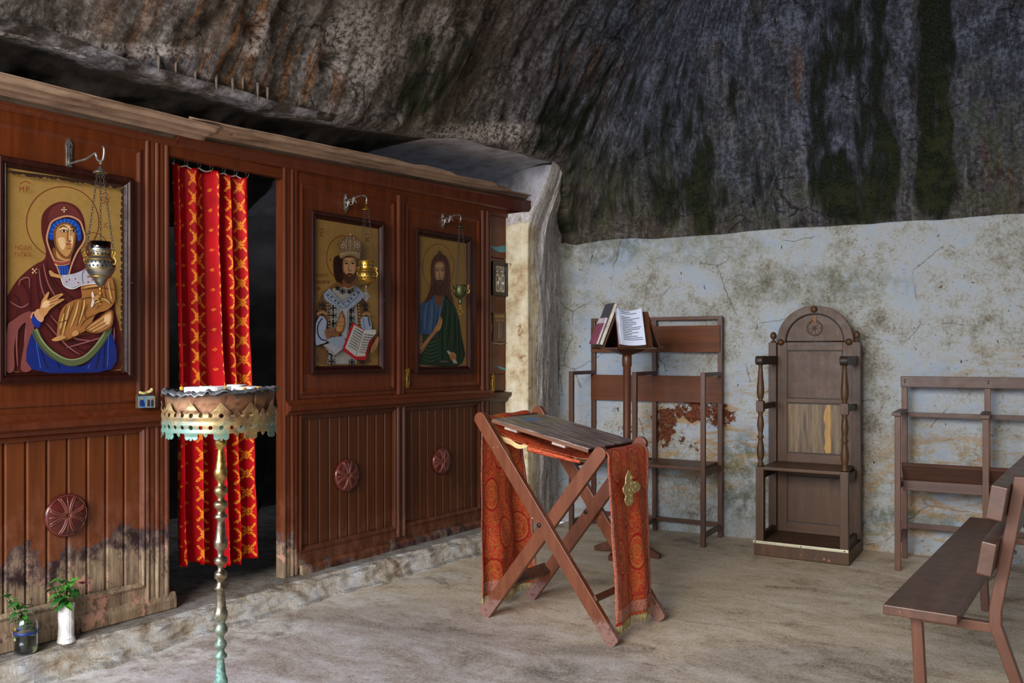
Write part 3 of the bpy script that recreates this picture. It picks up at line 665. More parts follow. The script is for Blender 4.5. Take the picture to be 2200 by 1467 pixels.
# roundels
RD=m_plain('dark_red_gloss',L(84,32,28),.2,0,.3,8,.1)
RD2=m_plain('worn_dark_red',L(112,60,50),.35,0,.3,8,.1)
def roundel(y,z,r):
    b=MB(); b.lathe([(r,0),(r,.008),(r*.93,.015),(r*.6,.022),(r*.3,.0245),(.0001,.025)],(XI-.008,y,z),40,'x')
    R=part('roundel',b,RD,bev=0)
    c=MB()
    def on(a,q): # point on dome
        rr=math.hypot(a,q)/r; h=.008+.0175*math.sqrt(max(0,1-rr*rr)); return (XI-.008+h,y+a,z+q)
    for s in range(4):
        th=s*PI/2+.0
        for sg in (1,-1):
            for k,(w0,rr) in enumerate(((.05,.0032),(.10,.0026))):
                pts=[]
                for i in range(11):
                    t=i/10; d=(.08+.82*t)*r; off=sg*(w0+.34*t**2.2*(1 if k==0 else .8)+.12*k*t)*r
                    a=cos(th)*d-sin(th)*off; q=sin(th)*d+cos(th)*off
                    if math.hypot(a,q)<r*.95: pts.append(on(a,q))
                if len(pts)>2: c.tube(pts,rr*1.4*r/.097,6)
        pts=[on(cos(th)*d*r,sin(th)*d*r) for d in (0,.3,.6,.85)]; c.tube(pts,.003*r/.097,6)
    ring=[on(r*.93*cos(2*PI*k/40),r*.93*sin(2*PI*k/40)) for k in range(40)]; c.tube(ring,.0025,6,closed=True)
    sq=[on(.26*r*cos(PI/4+2*PI*k/4),.26*r*sin(PI/4+2*PI*k/4)) for k in range(4)]; c.tube(sq,.0025,6,closed=True)
    part('cross_relief',c,RD2,R,bev=0)
roundel(2.11,.667,.097); roundel(3.85,.65,.099); roundel(4.757,.648,.093)
for (y,z) in ((4.385,1.235),(5.335,1.175)):
    b=MB(); b.prism(spline([(y-.012,z-.062),(y+.012,z-.062),(y+.015,z-.02),(y+.013,z+.03),(y+.018,z+.05),(y,z+.068),(y-.018,z+.05),(y-.013,z+.03),(y-.015,z-.02)],4),XI-.002,XI+.022,'x')
    k=part('keyhole_plate',b,BRASS,bev=.001)
    b=MB(); b.prism([(y-.004,z-.03),(y+.004,z-.03),(y+.003,z-.005),(y+.006,z+.004),(y,z+.012),(y-.006,z+.004),(y-.003,z-.005)],XI+.0215,XI+.0228,'x'); part('keyhole',b,BLK,k,bev=0)

# ================================================================ paintings (flat painted panels in deep frames)
VC=m_vcol('egg_tempera',.42,0,.28); VCD=m_vcol('egg_tempera_shaded',.42,0,.35,.4)  # darker copy puts the light fall-off on the right-hand icons into their colour
class Art:
    """painted shapes in photo-crop pixels (ox,oy,scale), laid as thin coats of paint on the board at X"""
    def __init__(s,ox,oy,sc,X): s.o=(ox,oy,sc); s.X=X; s.k=0; s.b=MB()
    def P(s,p):
        q=onX(s.o[0]+p[0]*s.o[2],s.o[1]+p[1]*s.o[2],s.X); return (q.y,q.z)
    def poly(s,pts,c,smooth=True,k=4):
        if smooth: pts=spline(pts,k)
        s.k+=1; x=s.X+.00012*s.k; q=[s.P(p) for p in pts]
        tri=geometry.tessellate_polygon([[Vector((a[0],a[1],0)) for a in q]])
        s.b.add([(x,a[0],a[1]) for a in q],tri,False,0,L(*c)); return s
    def line(s,pts,w,c,smooth=True,closed=False,taper=False):
        if smooth and len(pts)>2: pts=spline(pts,5,closed)
        n=len(pts); Lf=[];Rt=[]
        for i in range(n):
            a=pts[(i-1)%n] if (closed or i>0) else pts[0]; b_=pts[(i+1)%n] if (closed or i<n-1) else pts[-1]
            dx,dy=b_[0]-a[0],b_[1]-a[1]; l=math.hypot(dx,dy) or 1; ww=w/2*(math.sin(PI*(i+.5)/n)**.5 if taper else 1)
            Lf.append((pts[i][0]-dy/l*ww,pts[i][1]+dx/l*ww)); Rt.append((pts[i][0]+dy/l*ww,pts[i][1]-dx/l*ww))
        s.k+=1; x=s.X+.00012*s.k; vs=[(x,*s.P(p)) for p in Lf+Rt]; fs=[(i,i+1,n+i+1,n+i) for i in range(n-1)]
        if closed: fs.append((n-1,0,n,2*n-1))
        s.b.add(vs,fs,False,0,L(*c)); return s
    def dot(s,x,y,rx,ry,c,n=16): return s.poly([(x+rx*cos(2*PI*i/n),y+ry*sin(2*PI*i/n)) for i in range(n)],c,False)
    def ring(s,x,y,rx,ry,w,c,n=48,a0=0,a1=360):
        pts=[(x+rx*cos(math.radians(a0+(a1-a0)*i/n)),y+ry*sin(math.radians(a0+(a1-a0)*i/n))) for i in range(n+(0 if a1-a0>=360 else 1))]
        return s.line(pts,w,c,False,a1-a0>=360)
    def text(s,body,x,y,size,c,w=1.0):
        cu=bpy.data.curves.new('t','FONT'); cu.body=body; cu.size=1; cu.resolution_u=3
        o=bpy.data.objects.new('t',cu); me=bpy.data.meshes.new_from_object(o)
        s.k+=1; xx=s.X+.00012*s.k
        vs=[(xx,*s.P((x+v.co.x*size*w,y-v.co.y*size))) for v in me.vertices]
        s.b.add(vs,[list(p.vertices) for p in me.polygons],False,0,L(*c)); bpy.data.objects.remove(o); bpy.data.curves.remove(cu); return s
GOLD=(158,124,66)
def icon(name,label,y0,y1,z0,z1,fw,art,X0=XI):
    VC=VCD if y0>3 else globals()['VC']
    t=thing('icon_painting',label,'icon',(X0,(y0+y1)/2,z0))
    b=MB(); w=fw
    prof=[(0,0),(0,.030),(.18*w,.036),(.45*w,.034),(.62*w,.026),(.72*w,.030),(.86*w,.022),(w,.016),(w,.008)]
    cs=[(y0,z0,1,1),(y1,z0,-1,1),(y1,z1,-1,-1),(y0,z1,1,-1)]; vs=[];m=len(prof)
    for (y,z,sy,sz) in cs:
        for (a,h) in prof: vs.append((X0+.002+h,y+a*sy,z+a*sz))
    fs=[(i*m+k,i*m+k+1,((i+1)%4)*m+k+1,((i+1)%4)*m+k) for i in range(4) for k in range(m-1)]
    b.add(vs,fs); b.build('frame',DKW,t,world=True)
    b=MB().box(X0+.002,X0+.0135,y0+w*.8,y1-w*.8,z0+w*.8,z1-w*.8,col=L(*GOLD)); b.build('panel_board',VC,t,world=True)
    art.b.build('painting',VC,t,world=True); return t
# ---- 1 : veiled woman with a child
A=Art(0,280,.42254,XI+.0142)
MAR=(84,30,30);MARD=(44,14,20);MARL=(140,84,82);TRIM=(196,140,112);SK=(190,138,86);SKD=(120,74,38);SKL=(226,188,140)
A.ring(318,468,184,182,4,(110,44,24)); A.ring(470,602,78,82,3,(120,50,26),40,150,400)
A.poly([(320,362),(370,375),(405,405),(427,455),(432,510),(425,560),(408,600),(425,650),(470,700),(520,730),(560,760),(580,850),(590,940),(608,1010),(608,1214),(22,1214),(24,900),(45,830),(85,765),(135,715),(185,678),(225,655),(233,610),(215,545),(209,480),(215,430),(240,395),(275,372)],MAR,k=3)
A.poly([(318,372),(360,382),(395,412),(415,455),(412,470),(395,455),(340,436),(275,455),(252,475),(246,440),(258,405),(285,382)],(104,46,44))
A.poly([(340,440),(400,462),(420,510),(425,556),(388,620),(362,680),(345,735),(300,735),(285,690),(256,625),(236,550),(255,480)],(48,18,22))
A.poly([(246,548),(240,520),(258,482),(298,455),(350,450),(388,465),(408,500),(412,548),(398,562),(388,522),(372,488),(330,470),(290,482),(274,512),(268,556)],(24,70,168))
for i in range(11):
    a=math.radians(195+i*15); A.line([(328+62*cos(a),548+78*sin(a)),(328+84*cos(a),548+100*sin(a))],3,(70,130,214),False)
A.poly([(272,595),(268,640),(285,665),(355,658),(362,640),(372,605),(340,640)],SKD)
A.poly([(290,600),(288,645),(320,662),(345,655),(350,630)],SK)
A.poly([(270,540),(274,505),(292,480),(330,468),(368,484),(385,516),(384,560),(374,605),(358,640),(338,654),(312,645),(288,615),(276,580)],SKD)
A.poly([(282,540),(286,508),(302,486),(334,476),(362,490),(376,520),(374,560),(366,600),(350,632),(336,642),(318,632),(296,605),(285,575)],SK)
A.poly([(292,560),(300,545),(325,545),(332,575),(322,605),(308,600)],SKL); A.poly([(352,540),(368,540),(368,575),(360,590)],SKL); A.poly([(300,500),(335,482),(360,498),(350,508),(310,510)],SKL)
A.line([(300,497),(320,487),(340,495)],5,(50,26,16)); A.line([(356,496),(370,490),(381,500)],5,(50,26,16))
for (x,w) in ((322,18),(371,12)):
    A.dot(x,512,w,8,(70,40,24)); A.dot(x,513,w*.8,5.5,(214,190,160)); A.dot(x+1,512,6,6,(30,16,12))
A.line([(345,498),(341,530),(340,556)],4,(120,70,36)); A.line([(340,556),(350,566),(357,560)],5,(130,70,44)); A.line([(349,505),(352,555)],4,SKL)
A.line([(334,580),(346,576),(359,580)],6,(156,60,44)); A.line([(338,588),(348,590),(356,586)],4,(190,100,74)); A.line([(336,598),(348,602),(357,598)],3,SKD)
A.line([(252,478),(275,455),(340,436),(398,458),(418,500),(427,556),(388,622),(362,682),(346,738)],9,TRIM); A.line([(252,478),(235,550),(257,626),(287,692),(304,738)],9,TRIM)
A.line([(272,668),(312,676),(356,664)],16,(150,70,60)); A.line([(272,660),(312,668),(356,656)],3,(220,180,130)); A.line([(274,682),(312,688),(352,678)],3,(220,180,130))
A.poly([(288,690),(350,686),(342,738),(308,738)],(22,50,140),False); 
for x in (300,312,324,336): A.line([(x,692),(x+4,734)],3,(60,110,200),False)
for (x,y) in ((322,404),(312,404),(332,404),(322,394),(322,414)): A.dot(x,y,4,4,(226,190,150))
for (x,y) in ((172,715),(163,706),(181,706),(163,724),(181,724)): A.dot(x,y,5,5,(210,170,130))
# mantle folds
for pts in ([(230,660),(255,760),(330,880)],[(205,690),(230,800),(290,900),(400,1020)],[(180,700),(190,830),(205,900)],[(100,760),(140,830),(150,900)],[(60,830),(90,870),(80,940)],[(150,760),(155,860),(150,920)],[(240,700),(300,800),(400,880)],[(200,960),(300,1080),(400,1150)],[(230,930),(340,1060),(480,1090)],[(80,1000),(60,1100),(60,1210)],[(120,970),(100,1090),(110,1212)],[(150,960),(140,1090),(140,1212)],[(570,960),(590,1090),(585,1210)],[(350,1080),(430,1120),(510,1060)],[(370,690),(380,740),(360,800)]): A.line(pts,5,MARD,taper=True)
for pts in ([(215,680),(240,780),(300,880)],[(192,705),(206,800),(240,880)],[(90,790),(100,760),(140,750),(145,800)],[(45,870),(100,900),(140,880)],[(250,940),(360,1050),(470,1070)],[(230,980),(330,1090),(400,1140)],[(40,1000),(38,1100),(36,1200)],[(90,980),(78,1080),(84,1200)],[(130,960),(120,1080),(126,1200)],[(330,1105),(420,1080),(520,1050)],[(575,1000),(572,1100),(570,1200)]): A.line(pts,7,MARL,taper=True)
A.poly([(30,1010),(60,965),(150,920),(168,1010),(160,1100),(155,1214),(100,1214),(118,1080),(130,980),(90,1010),(66,1100),(66,1214),(24,1214)],(124,66,64))
A.poly([(160,1020),(210,1100),(270,1155),(340,1195),(420,1195),(490,1130),(552,1010),(560,1214),(155,1214)],(16,36,112))
for pts in ([(200,1110),(220,1170),(240,1212)],[(280,1170),(300,1212)],[(500,1130),(480,1212)],[(530,1070),(520,1212)]): A.line(pts,7,(10,18,60)); 
for pts in ([(178,1080),(190,1150),(200,1210)],[(450,1190),(440,1212)],[(545,1040),(540,1200)]): A.line(pts,5,(46,84,180))
A.line([(168,1012),(200,1078),(258,1138),(340,1180),(420,1166),(482,1110),(530,1040),(548,1000)],36,(84,94,62)); A.line([(176,1010),(208,1070),(262,1126),(340,1164),(414,1152),(474,1100),(520,1036),(538,1000)],6,(140,150,104)); A.line([(160,1020),(192,1088),(254,1152),(340,1198),(424,1182),(492,1122),(542,1048)],4,(40,46,34))
# hand of the woman
A.line([(150,955),(165,925),(200,970)],8,TRIM); A.poly([(155,950),(170,945),(200,975),(190,1002),(172,1000),(157,978)],(22,48,140))
A.poly([(166,930),(190,908),(216,948),(205,975),(180,960)],(200,150,110))
A.poly([(192,925),(200,890),(206,866),(234,824),(243,828),(233,862),(262,846),(300,830),(314,836),(286,858),(312,856),(318,862),(280,886),(246,912),(232,932),(212,950)],SK); A.poly([(206,900),(215,872),(240,866),(250,880),(232,900)],SKL)
for pts in ([(236,866),(262,856),(296,838)],[(240,880),(276,868),(308,860)],[(244,894),(270,884)]): A.line(pts,3,SKD)
# child
OC=(158,104,56);OCL=(206,168,104);OCD=(84,46,22)
A.poly([(405,790),(450,765),(520,745),(560,745),(577,830),(570,880),(535,915),(480,935),(445,1005),(385,1040),(335,1068),(288,1062),(284,1005),(300,925),(330,885),(372,862),(408,850)],OC)
A.poly([(300,742),(330,735),(372,728),(412,712),(430,700),(460,705),(492,750),(486,775),(412,782),(360,802),(325,792)],(178,176,190)); A.line([(415,780),(412,730),(432,700)],4,(90,84,110)); 
for (x,y) in ((345,760),(375,755),(390,775),(440,745),(462,760),(440,772),(330,770)): A.dot(x,y,4,4,(150,50,70))
A.line([(300,745),(318,790),(362,806),(412,786),(488,778)],4,(240,240,245))
A.poly([(240,716),(252,714),(270,728),(302,738),(300,752),(268,746),(248,740)],SK)
A.poly([(428,608),(434,580),(455,562),(490,566),(508,590),(508,640),(470,655),(436,640)],(92,44,28)); A.poly([(446,596),(462,586),(482,596),(484,625),(470,650),(452,640),(446,618)],SK); A.dot(458,610,4,3,(40,20,14)); A.dot(474,610,4,3,(40,20,14)); A.line([(460,634),(472,634)],3,(150,70,50),False)
A.poly([(440,655),(482,650),(490,700),(430,700)],(140,60,54))
for pts in ([(330,890),(310,950),(296,1050)],[(372,868),(350,930),(320,1010)],[(408,855),(402,920),(380,1000)],[(480,935),(430,960),(400,1000)],[(405,812),(490,800),(570,810)],[(520,760),(530,850),(560,880)],[(500,800),(510,860),(480,910)],[(400,860),(450,850),(500,870)],[(440,880),(420,930),(430,960)]): A.line(pts,4,OCD,taper=True)
for pts in ([(345,890),(330,950),(306,1050)],[(390,870),(376,930),(350,1000)],[(420,860),(416,900),(392,980)],[(420,800),(480,790),(500,790)],[(540,770),(552,840),(560,860)],[(470,880),(520,860),(550,880)],[(315,930),(300,990),(296,1010)]): A.line(pts,8,OCL,taper=True)
A.line([(288,980),(330,965)],4,OCD); A.line([(285,1058),(330,1066),(384,1042),(440,1030)],5,OCD)
A.poly([(252,1066),(275,1050),(300,1042),(326,1052),(300,1066),(275,1072)],SK); A.poly([(356,1042),(362,1022),(384,1018),(390,1034),(372,1046)],SK)
A.poly([(455,830),(462,822),(470,860),(462,895),(452,895),(458,860)],(226,222,210)); A.poly([(462,850),(486,838),(496,846),(480,862),(464,864)],SK)
A.poly([(420,1012),(445,985),(490,955),(530,922),(558,914),(566,945),(556,1000),(505,1028),(466,1032),(440,1026)],SKD); A.poly([(430,1006),(455,984),(498,955),(532,930),(552,924),(558,950),(548,992),(500,1020),(462,1024)],SK); A.poly([(520,950),(545,935),(552,960),(540,985),(522,980)],SKL)
for pts in ([(436,1012),(480,985),(520,958)],[(450,1020),(495,995),(530,975)],[(470,1026),(510,1008),(540,990)],[(426,1006),(470,968),(500,950)]): A.line(pts,3,OCD)
RED=(120,44,24)
A.text('M',86,318,44,RED,.8); A.text('P',120,318,44,RED,.8); A.line([(90,276),(118,262),(146,272)],4,RED)
A.text('Θ',502,374,48,RED,.7); A.text('Υ',530,374,44,RED,.7); A.line([(505,330),(522,320),(540,328)],4,RED)
A.text('ΗΟΔΗ',64,608,31,RED,.95); A.text('ΓΗΤΡΙΑ',62,644,31,RED,.80); A.text('ΙC',516,496,34,RED,.7); A.text('O',464,552,20,RED,.9); A.text('Ω',412,600,22,RED,.8)
for k in range(26): # ragged dark edge of the gilding
    x=30+k*22; A.poly([(x-4,y0_:=213+(x-25)*.13-8),(x+26,y0_+2),(x+24,y0_+14+random.random()*10),(x+10,y0_+10+random.random()*16),(x-2,y0_+12+random.random()*10)],(50,30,22),False)
for k in range(30):
    y=300+k*31; A.poly([(616,y-6),(616,y+36),(603-random.random()*6,y+24),(602-random.random()*9,y+4+random.random()*8)],(60,38,26),False)
icon('i','icon of a veiled woman in maroon holding a child, left of the doorway',1.800,2.418,1.272,2.235,.045,A)
# ---- 2 : crowned man in bishop's vestments with an open book
A=Art(640,400,.31352,XI+.0142); WH=(176,180,188);WB=(150,166,190);DK=(26,24,28)
A.ring(305,490,108,150,4,(124,40,20),48,120,420)
A.text('ΙC',148,345,52,RED,.6); A.line([(150,296),(178,292)],4,RED,False); A.text('XC',462,380,44,RED,.55); A.line([(462,328),(488,330)],4,RED,False)
A.text('ΒΑCΙΛΕΥC',108,622,32,RED,.60); A.text('ΤωΝ ΒΑCΙΛΕΥΟΝ',104,668,32,RED,.42); A.text('ΤωΝ',108,712,34,RED,.62); A.text('ΜΕΓΑC',420,640,34,RED,.55); A.text('ΑΡΧΙΕΡΕΥC',424,694,30,RED,.42); A.text('O',214,510,26,RED,.7); A.text('Ω',268,404,20,RED,.6)
A.poly([(250,485),(242,560),(252,630),(275,668),(300,680),(345,680),(375,640),(392,590),(394,520),(388,480),(320,470)],(52,30,24),k=3)
A.poly([(268,655),(300,670),(352,655),(380,680),(440,740),(474,850),(492,960),(520,1000),(520,1110),(480,1150),(480,1218),(150,1218),(152,1095),(100,1088),(104,940),(130,850),(155,755),(222,690)],(124,88,54),k=3)
A.poly([(238,700),(360,690),(400,800),(410,1000),(400,1218),(200,1218),(215,1000),(225,800)],(170,172,168),False)
def plus(x,y,r,c=DK,w=10): A.line([(x-r,y),(x+r,y)],w,c,False); A.line([(x,y-r*1.25),(x,y+r*1.25)],w,c,False); 
def key(x,y,r):
    plus(x,y,r); 
    for sx in (-1,1): A.line([(x+sx*r,y-r*.9),(x+sx*r,y-r*.35)],6,DK,False); A.line([(x+sx*r,y+r*.9),(x+sx*r,y+r*.35)],6,DK,False)
for (x,y,r) in ((240,835,20),(240,885,18),(238,940,20),(362,852,18),(362,905,18),(368,945,15),(300,720,16),(345,722,12),(265,700,12),(222,1150,24),(222,1200,22),(362,1205,18),(160,815,22),(168,850,14),(450,815,20),(455,850,14),(430,1205,16)): key(x,y,r)
for (x0,y0,x1,y1) in ((195,790,210,960),(395,790,410,960)):
    for i in range(9):
        t=i/8; 
        for dx in (-10,6): A.dot(x0+(x1-x0)*t+dx,y0+(y1-y0)*t,4,5,(190,160,120))
A.poly([(162,740),(200,700),(250,760),(330,830),(315,850),(270,838),(200,800),(165,770)],WB,False); A.poly([(345,662),(385,680),(440,735),(420,780),(330,850),(275,838),(300,790),(370,720)],WB,False)
A.poly([(275,838),(335,848),(330,1040),(285,1060)],WH,False)
for pts in ([(175,745),(220,790),(290,836)],[(195,722),(250,775),(320,826)],[(355,690),(380,720),(290,812)],[(410,722),(390,760),(310,832)],[(285,850),(288,1040)],[(325,852),(322,1020)]): A.line(pts,3,(50,54,70),False)
for (x,y) in ((215,760),(240,785),(262,800),(190,745),(370,745),(350,770),(330,790),(395,728)): A.dot(x,y,7,7,(60,60,80))
A.poly([(130,895),(158,895),(180,930),(175,990),(182,1060),(140,1082),(104,1080),(104,960)],(160,176,204)); A.line([(150,905),(122,950),(120,1010),(146,1050),(180,1056)],9,(30,34,60)); A.line([(106,905),(104,1085),(150,1085)],6,(20,20,30))
A.poly([(420,900),(470,900),(490,960),(480,1000),(430,985),(415,940)],(160,176,204)); A.line([(465,900),(478,960)],8,(30,34,60)); A.line([(430,905),(440,975)],4,(90,100,130))
A.line([(115,880),(150,860),(185,880)],22,(146,106,60)); A.line([(425,885),(455,868),(480,890)],22,(146,106,60))
for i in range(5): A.dot(122+i*14,872-6*sin(i*.8),4,4,(200,170,130)); A.dot(430+i*11,880-6*sin(i*.8),4,4,(200,170,130))
A.poly([(168,985),(232,975),(262,1000),(258,1040),(196,1062),(176,1040)],(138,92,50)); 
for (x,y) in ((190,1000),(212,1005),(232,995),(206,1030),(232,1030)): A.dot(x,y,5,6,(50,60,110))
A.poly([(232,985),(250,935),(262,900),(276,862),(288,856),(290,880),(298,880),(304,930),(296,985),(270,1010),(245,1005)],SKD); A.poly([(242,980),(256,938),(268,905),(280,872),(286,872),(284,905),(294,900),(296,940),(286,985),(262,998)],SK)
A.line([(262,935),(276,930),(292,935)],3,OCD); A.line([(258,960),(275,955),(290,962)],3,OCD)
A.poly([(155,1090),(240,1060),(290,1110),(230,1160),(200,1140)],WH,False); A.line([(165,1095),(230,1150)],3,DK,False); A.line([(210,1075),(270,1110)],3,DK,False); A.poly([(180,1050),(260,1030),(300,1040),(300,1100),(260,1110),(210,1080)],WB)
A.poly([(352,938),(374,944),(432,982),(505,1015),(500,1040),(470,1110),(445,1192),(375,1188),(286,1124),(290,1100)],(186,22,34),False)
A.poly([(366,950),(430,986),(376,1166),(304,1108)],(206,206,204),False); A.poly([(430,986),(512,982),(518,1005),(470,1060),(440,1164),(376,1166)],(214,214,212),False); A.line([(430,986),(376,1166)],4,(120,120,130),False)
for r in range(8):
    for k in range(5):
        x=372+k*11-r*8.2; y=968+r*17+k*7
        A.line([(x,y),(x+3+random.random()*3,y+9+random.random()*3)],3.5,DK,False); 
        if k<4: A.line([(x+5,y+2),(x+9,y+8)],2.5,DK,False)
        x=436+k*13-r*6.5; y=1012+r*17+k*1.5; A.line([(x,y),(x+2,y+10)],3.5,DK,False); A.line([(x+3,y),(x+9,y+7)],2.5,DK,False)
A.poly([(468,1105),(486,1075),(514,1030),(518,1060),(505,1100),(480,1135),(466,1140)],SK); 
for pts in ([(470,1110),(498,1080)],[(470,1122),(500,1095)],[(472,1132),(492,1115)]): A.line(pts,3,OCD,False)
A.poly([(275,640),(352,640),(352,690),(310,706),(275,690)],SKD); A.line([(280,690),(312,704),(350,688)],3,(226,190,150))
A.poly([(276,500),(300,488),(345,488),(362,505),(368,560),(358,615),(335,640),(315,650),(292,636),(276,600),(270,550)],(140,96,62)); A.poly([(286,505),(318,496),(350,506),(358,556),(348,606),(318,628),(290,606),(280,556)],(196,152,112))
A.poly([(278,590),(296,606),(310,598),(326,598),(344,604),(362,586),(360,630),(338,662),(316,672),(292,660),(278,630)],(74,42,28)); A.line([(304,614),(316,618),(330,614)],5,(160,80,60))
for x in (296,340): A.line([(x-14,520),(x,512),(x+13,518)],4,(50,30,22)); A.dot(x,531,11,6,(80,50,34)); A.dot(x,532,4.5,5,(20,12,10))
A.line([(316,520),(313,560),(309,578),(320,584),(328,576)],4,(120,76,50)); A.line([(320,525),(321,570)],4,(228,196,160))
A.poly([(250,478),(242,440),(244,395),(262,362),(290,346),(320,340),(352,346),(378,364),(392,400),(392,450),(386,490),(372,500),(350,486),(318,480),(288,484),(262,500)],(132,108,80),k=3)
A.poly([(250,462),(280,446),(320,440),(360,446),(390,462),(386,496),(350,480),(318,475),(280,480),(254,496)],(152,128,90))
for x in (268,372): A.ring(x,402,16,22,4,(190,170,140)); A.dot(x,402,6,8,(196,180,150))
for i in range(9): A.dot(262+i*15,470-12*sin(PI*i/8),4,5,(200,186,150)); A.dot(266+i*14,452-10*sin(PI*i/8),3,3,(80,50,34))
for pts in ([(300,350),(292,400),(296,440)],[(342,350),(350,400),(345,440)],[(320,345),(320,440)]): A.line(pts,4,(196,176,140))
A.ring(320,395,12,18,3,(200,180,140)); A.dot(320,336,5,8,(230,200,190)); A.line([(246,440),(250,395),(285,352),(320,342),(355,350),(388,392),(392,440)],4,(150,60,50))
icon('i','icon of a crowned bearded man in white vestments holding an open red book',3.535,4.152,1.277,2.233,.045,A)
# ---- 3 : long-haired bearded man in blue and green
A=Art(640,400,.31352,XI+.0142); HR=(78,44,34);GR=(28,58,38);GRL=(62,98,66);GRD=(12,28,18)
A.ring(962,552,108,155,3,(120,60,24))
A.text('Ο',820,440,34,RED,.5); A.text('ΑΓ',818,492,34,RED,.5); A.text('ΠΡ',818,540,34,RED,.45); A.text('Ο',822,580,30,RED,.45); A.text('Δ',1100,470,30,RED,.5); 
A.poly([(902,780),(935,740),(1005,745),(1062,800),(1095,880),(1115,1000),(1124,1214),(806,1214),(812,1100),(806,1010),(818,900),(830,830),(862,800)],(30,44,34),k=3)
A.poly([(925,735),(1000,735),(985,800),(966,850),(945,800)],SKD)
A.poly([(930,740),(900,765),(850,800),(828,840),(816,940),(820,1000),(835,1030),(850,1010),(900,1015),(962,1000),(975,900),(1002,780),(1000,760),(965,840),(945,800)],(58,92,134),k=3)
for pts in ([(870,810),(850,880),(850,980)],[(900,790),(890,880),(880,1000)],[(930,800),(935,880),(920,990)],[(960,850),(950,920),(945,990)],[(835,860),(830,930),(826,1000)]): A.line(pts,5,(28,50,86),taper=True)
for pts in ([(885,800),(870,880),(866,980)],[(918,800),(915,880),(902,990)],[(980,820),(965,900)],[(846,850),(840,930)]): A.line(pts,5,(104,140,176),taper=True)
A.poly([(1004,770),(1060,800),(1096,890),(1114,1000),(1122,1214),(980,1214),(965,1100),(966,1010),(985,920),(992,820)],GR,k=3)
A.poly([(830,1030),(870,1020),(960,1008),(972,1100),(982,1214),(812,1214),(826,1150),(850,1120),(846,1060)],(34,62,44),False)
for i in range(7):
    y=1035+i*26; A.line([(842,y),(900,y+26),(968,y+2)],5,GRD,taper=True); A.line([(846,y+10),(900,y+35),(964,y+12)],5,GRL,taper=True)
for pts in ([(1010,790),(1000,900),(985,1010),(990,1200)],[(1040,810),(1035,950),(1020,1100)],[(1070,850),(1075,1000),(1070,1120)],[(1095,920),(1100,1060),(1105,1200)]): A.line(pts,6,GRD,taper=True)
for pts in ([(1024,800),(1018,920),(1000,1040),(1008,1180)],[(1056,830),(1056,960),(1045,1080)],[(1084,890),(1090,1040),(1092,1180)]): A.line(pts,5,GRL,taper=True)
A.poly([(820,1012),(810,1060),(812,1120),(826,1148),(850,1136),(900,1060),(945,1005),(978,950),(985,915),(975,900),(950,950),(925,985),(880,1040),(850,1075),(848,1022)],(150,104,68),k=3); A.line([(832,1030),(830,1110),(850,1100),(900,1040),(950,975)],8,(190,146,104),taper=True)
A.poly([(930,985),(945,950),(955,930),(968,895),(976,895),(972,920),(984,905),(986,930),(978,965),(960,992)],SK); A.line([(950,952),(966,946)],3,OCD,False)
A.poly([(1016,1130),(1026,1124),(1060,1150),(1090,1214),(1064,1214),(1040,1170)],(186,180,168),False); A.poly([(1035,1150),(1058,1138),(1078,1152),(1078,1180),(1056,1192),(1040,1180)],SK); 
for y in (1156,1166,1176): A.line([(1040,y),(1072,y+3)],2.5,OCD,False)
A.poly([(960,1188),(1040,1192),(1038,1212),(958,1208)],(40,52,44),False); A.text('ΙΩΑΝΝΗC',966,1206,14,(150,150,130),.9)
A.poly([(965,462),(935,478),(912,520),(906,580),(908,650),(900,710),(880,760),(862,800),(905,770),(930,740),(1000,745),(1040,790),(1064,830),(1054,770),(1038,720),(1036,640),(1032,560),(1018,500),(995,472)],HR,k=3)
A.line([(958,470),(955,445)],5,HR,False); A.line([(966,470),(966,436)],5,HR,False); A.line([(974,470),(980,446)],5,HR,False)
A.poly([(930,560),(934,530),(955,515),(985,515),(1000,535),(1004,580),(998,640),(965,690),(936,640)],(136,94,62)); A.poly([(938,560),(942,535),(965,524),(988,535),(995,580),(988,625),(965,650),(942,620)],(186,144,104))
A.poly([(926,632),(946,648),(960,640),(975,640),(988,648),(1004,628),(1006,690),(985,735),(966,752),(945,735),(928,700)],(70,40,30)); A.line([(954,660),(966,664),(978,660)],5,(150,80,60))
for x in (948,985): A.line([(x-12,566),(x,560),(x+11,566)],4,(50,30,24)); A.dot(x,577,9,5,(90,58,40)); A.dot(x,578,4,4.5,(20,12,10))
A.line([(966,568),(964,610),(960,624),(968,630),(976,624)],4,(116,74,50)); A.line([(969,572),(970,615)],4,(220,184,146))
for pts in ([(925,520),(916,600),(914,690)],[(1012,520),(1024,620),(1030,720),(1048,800)],[(1002,650),(1018,720),(1030,780)],[(940,690),(950,730)],[(985,690),(980,730)],[(950,490),(925,530)],[(985,490),(1010,530)],[(918,700),(900,760)]): A.line(pts,4,(120,76,60),taper=True)
icon('i','icon of a long-haired bearded man in blue and green, furthest right of the large icons',4.45,5.062,1.262,2.232,.045,A)
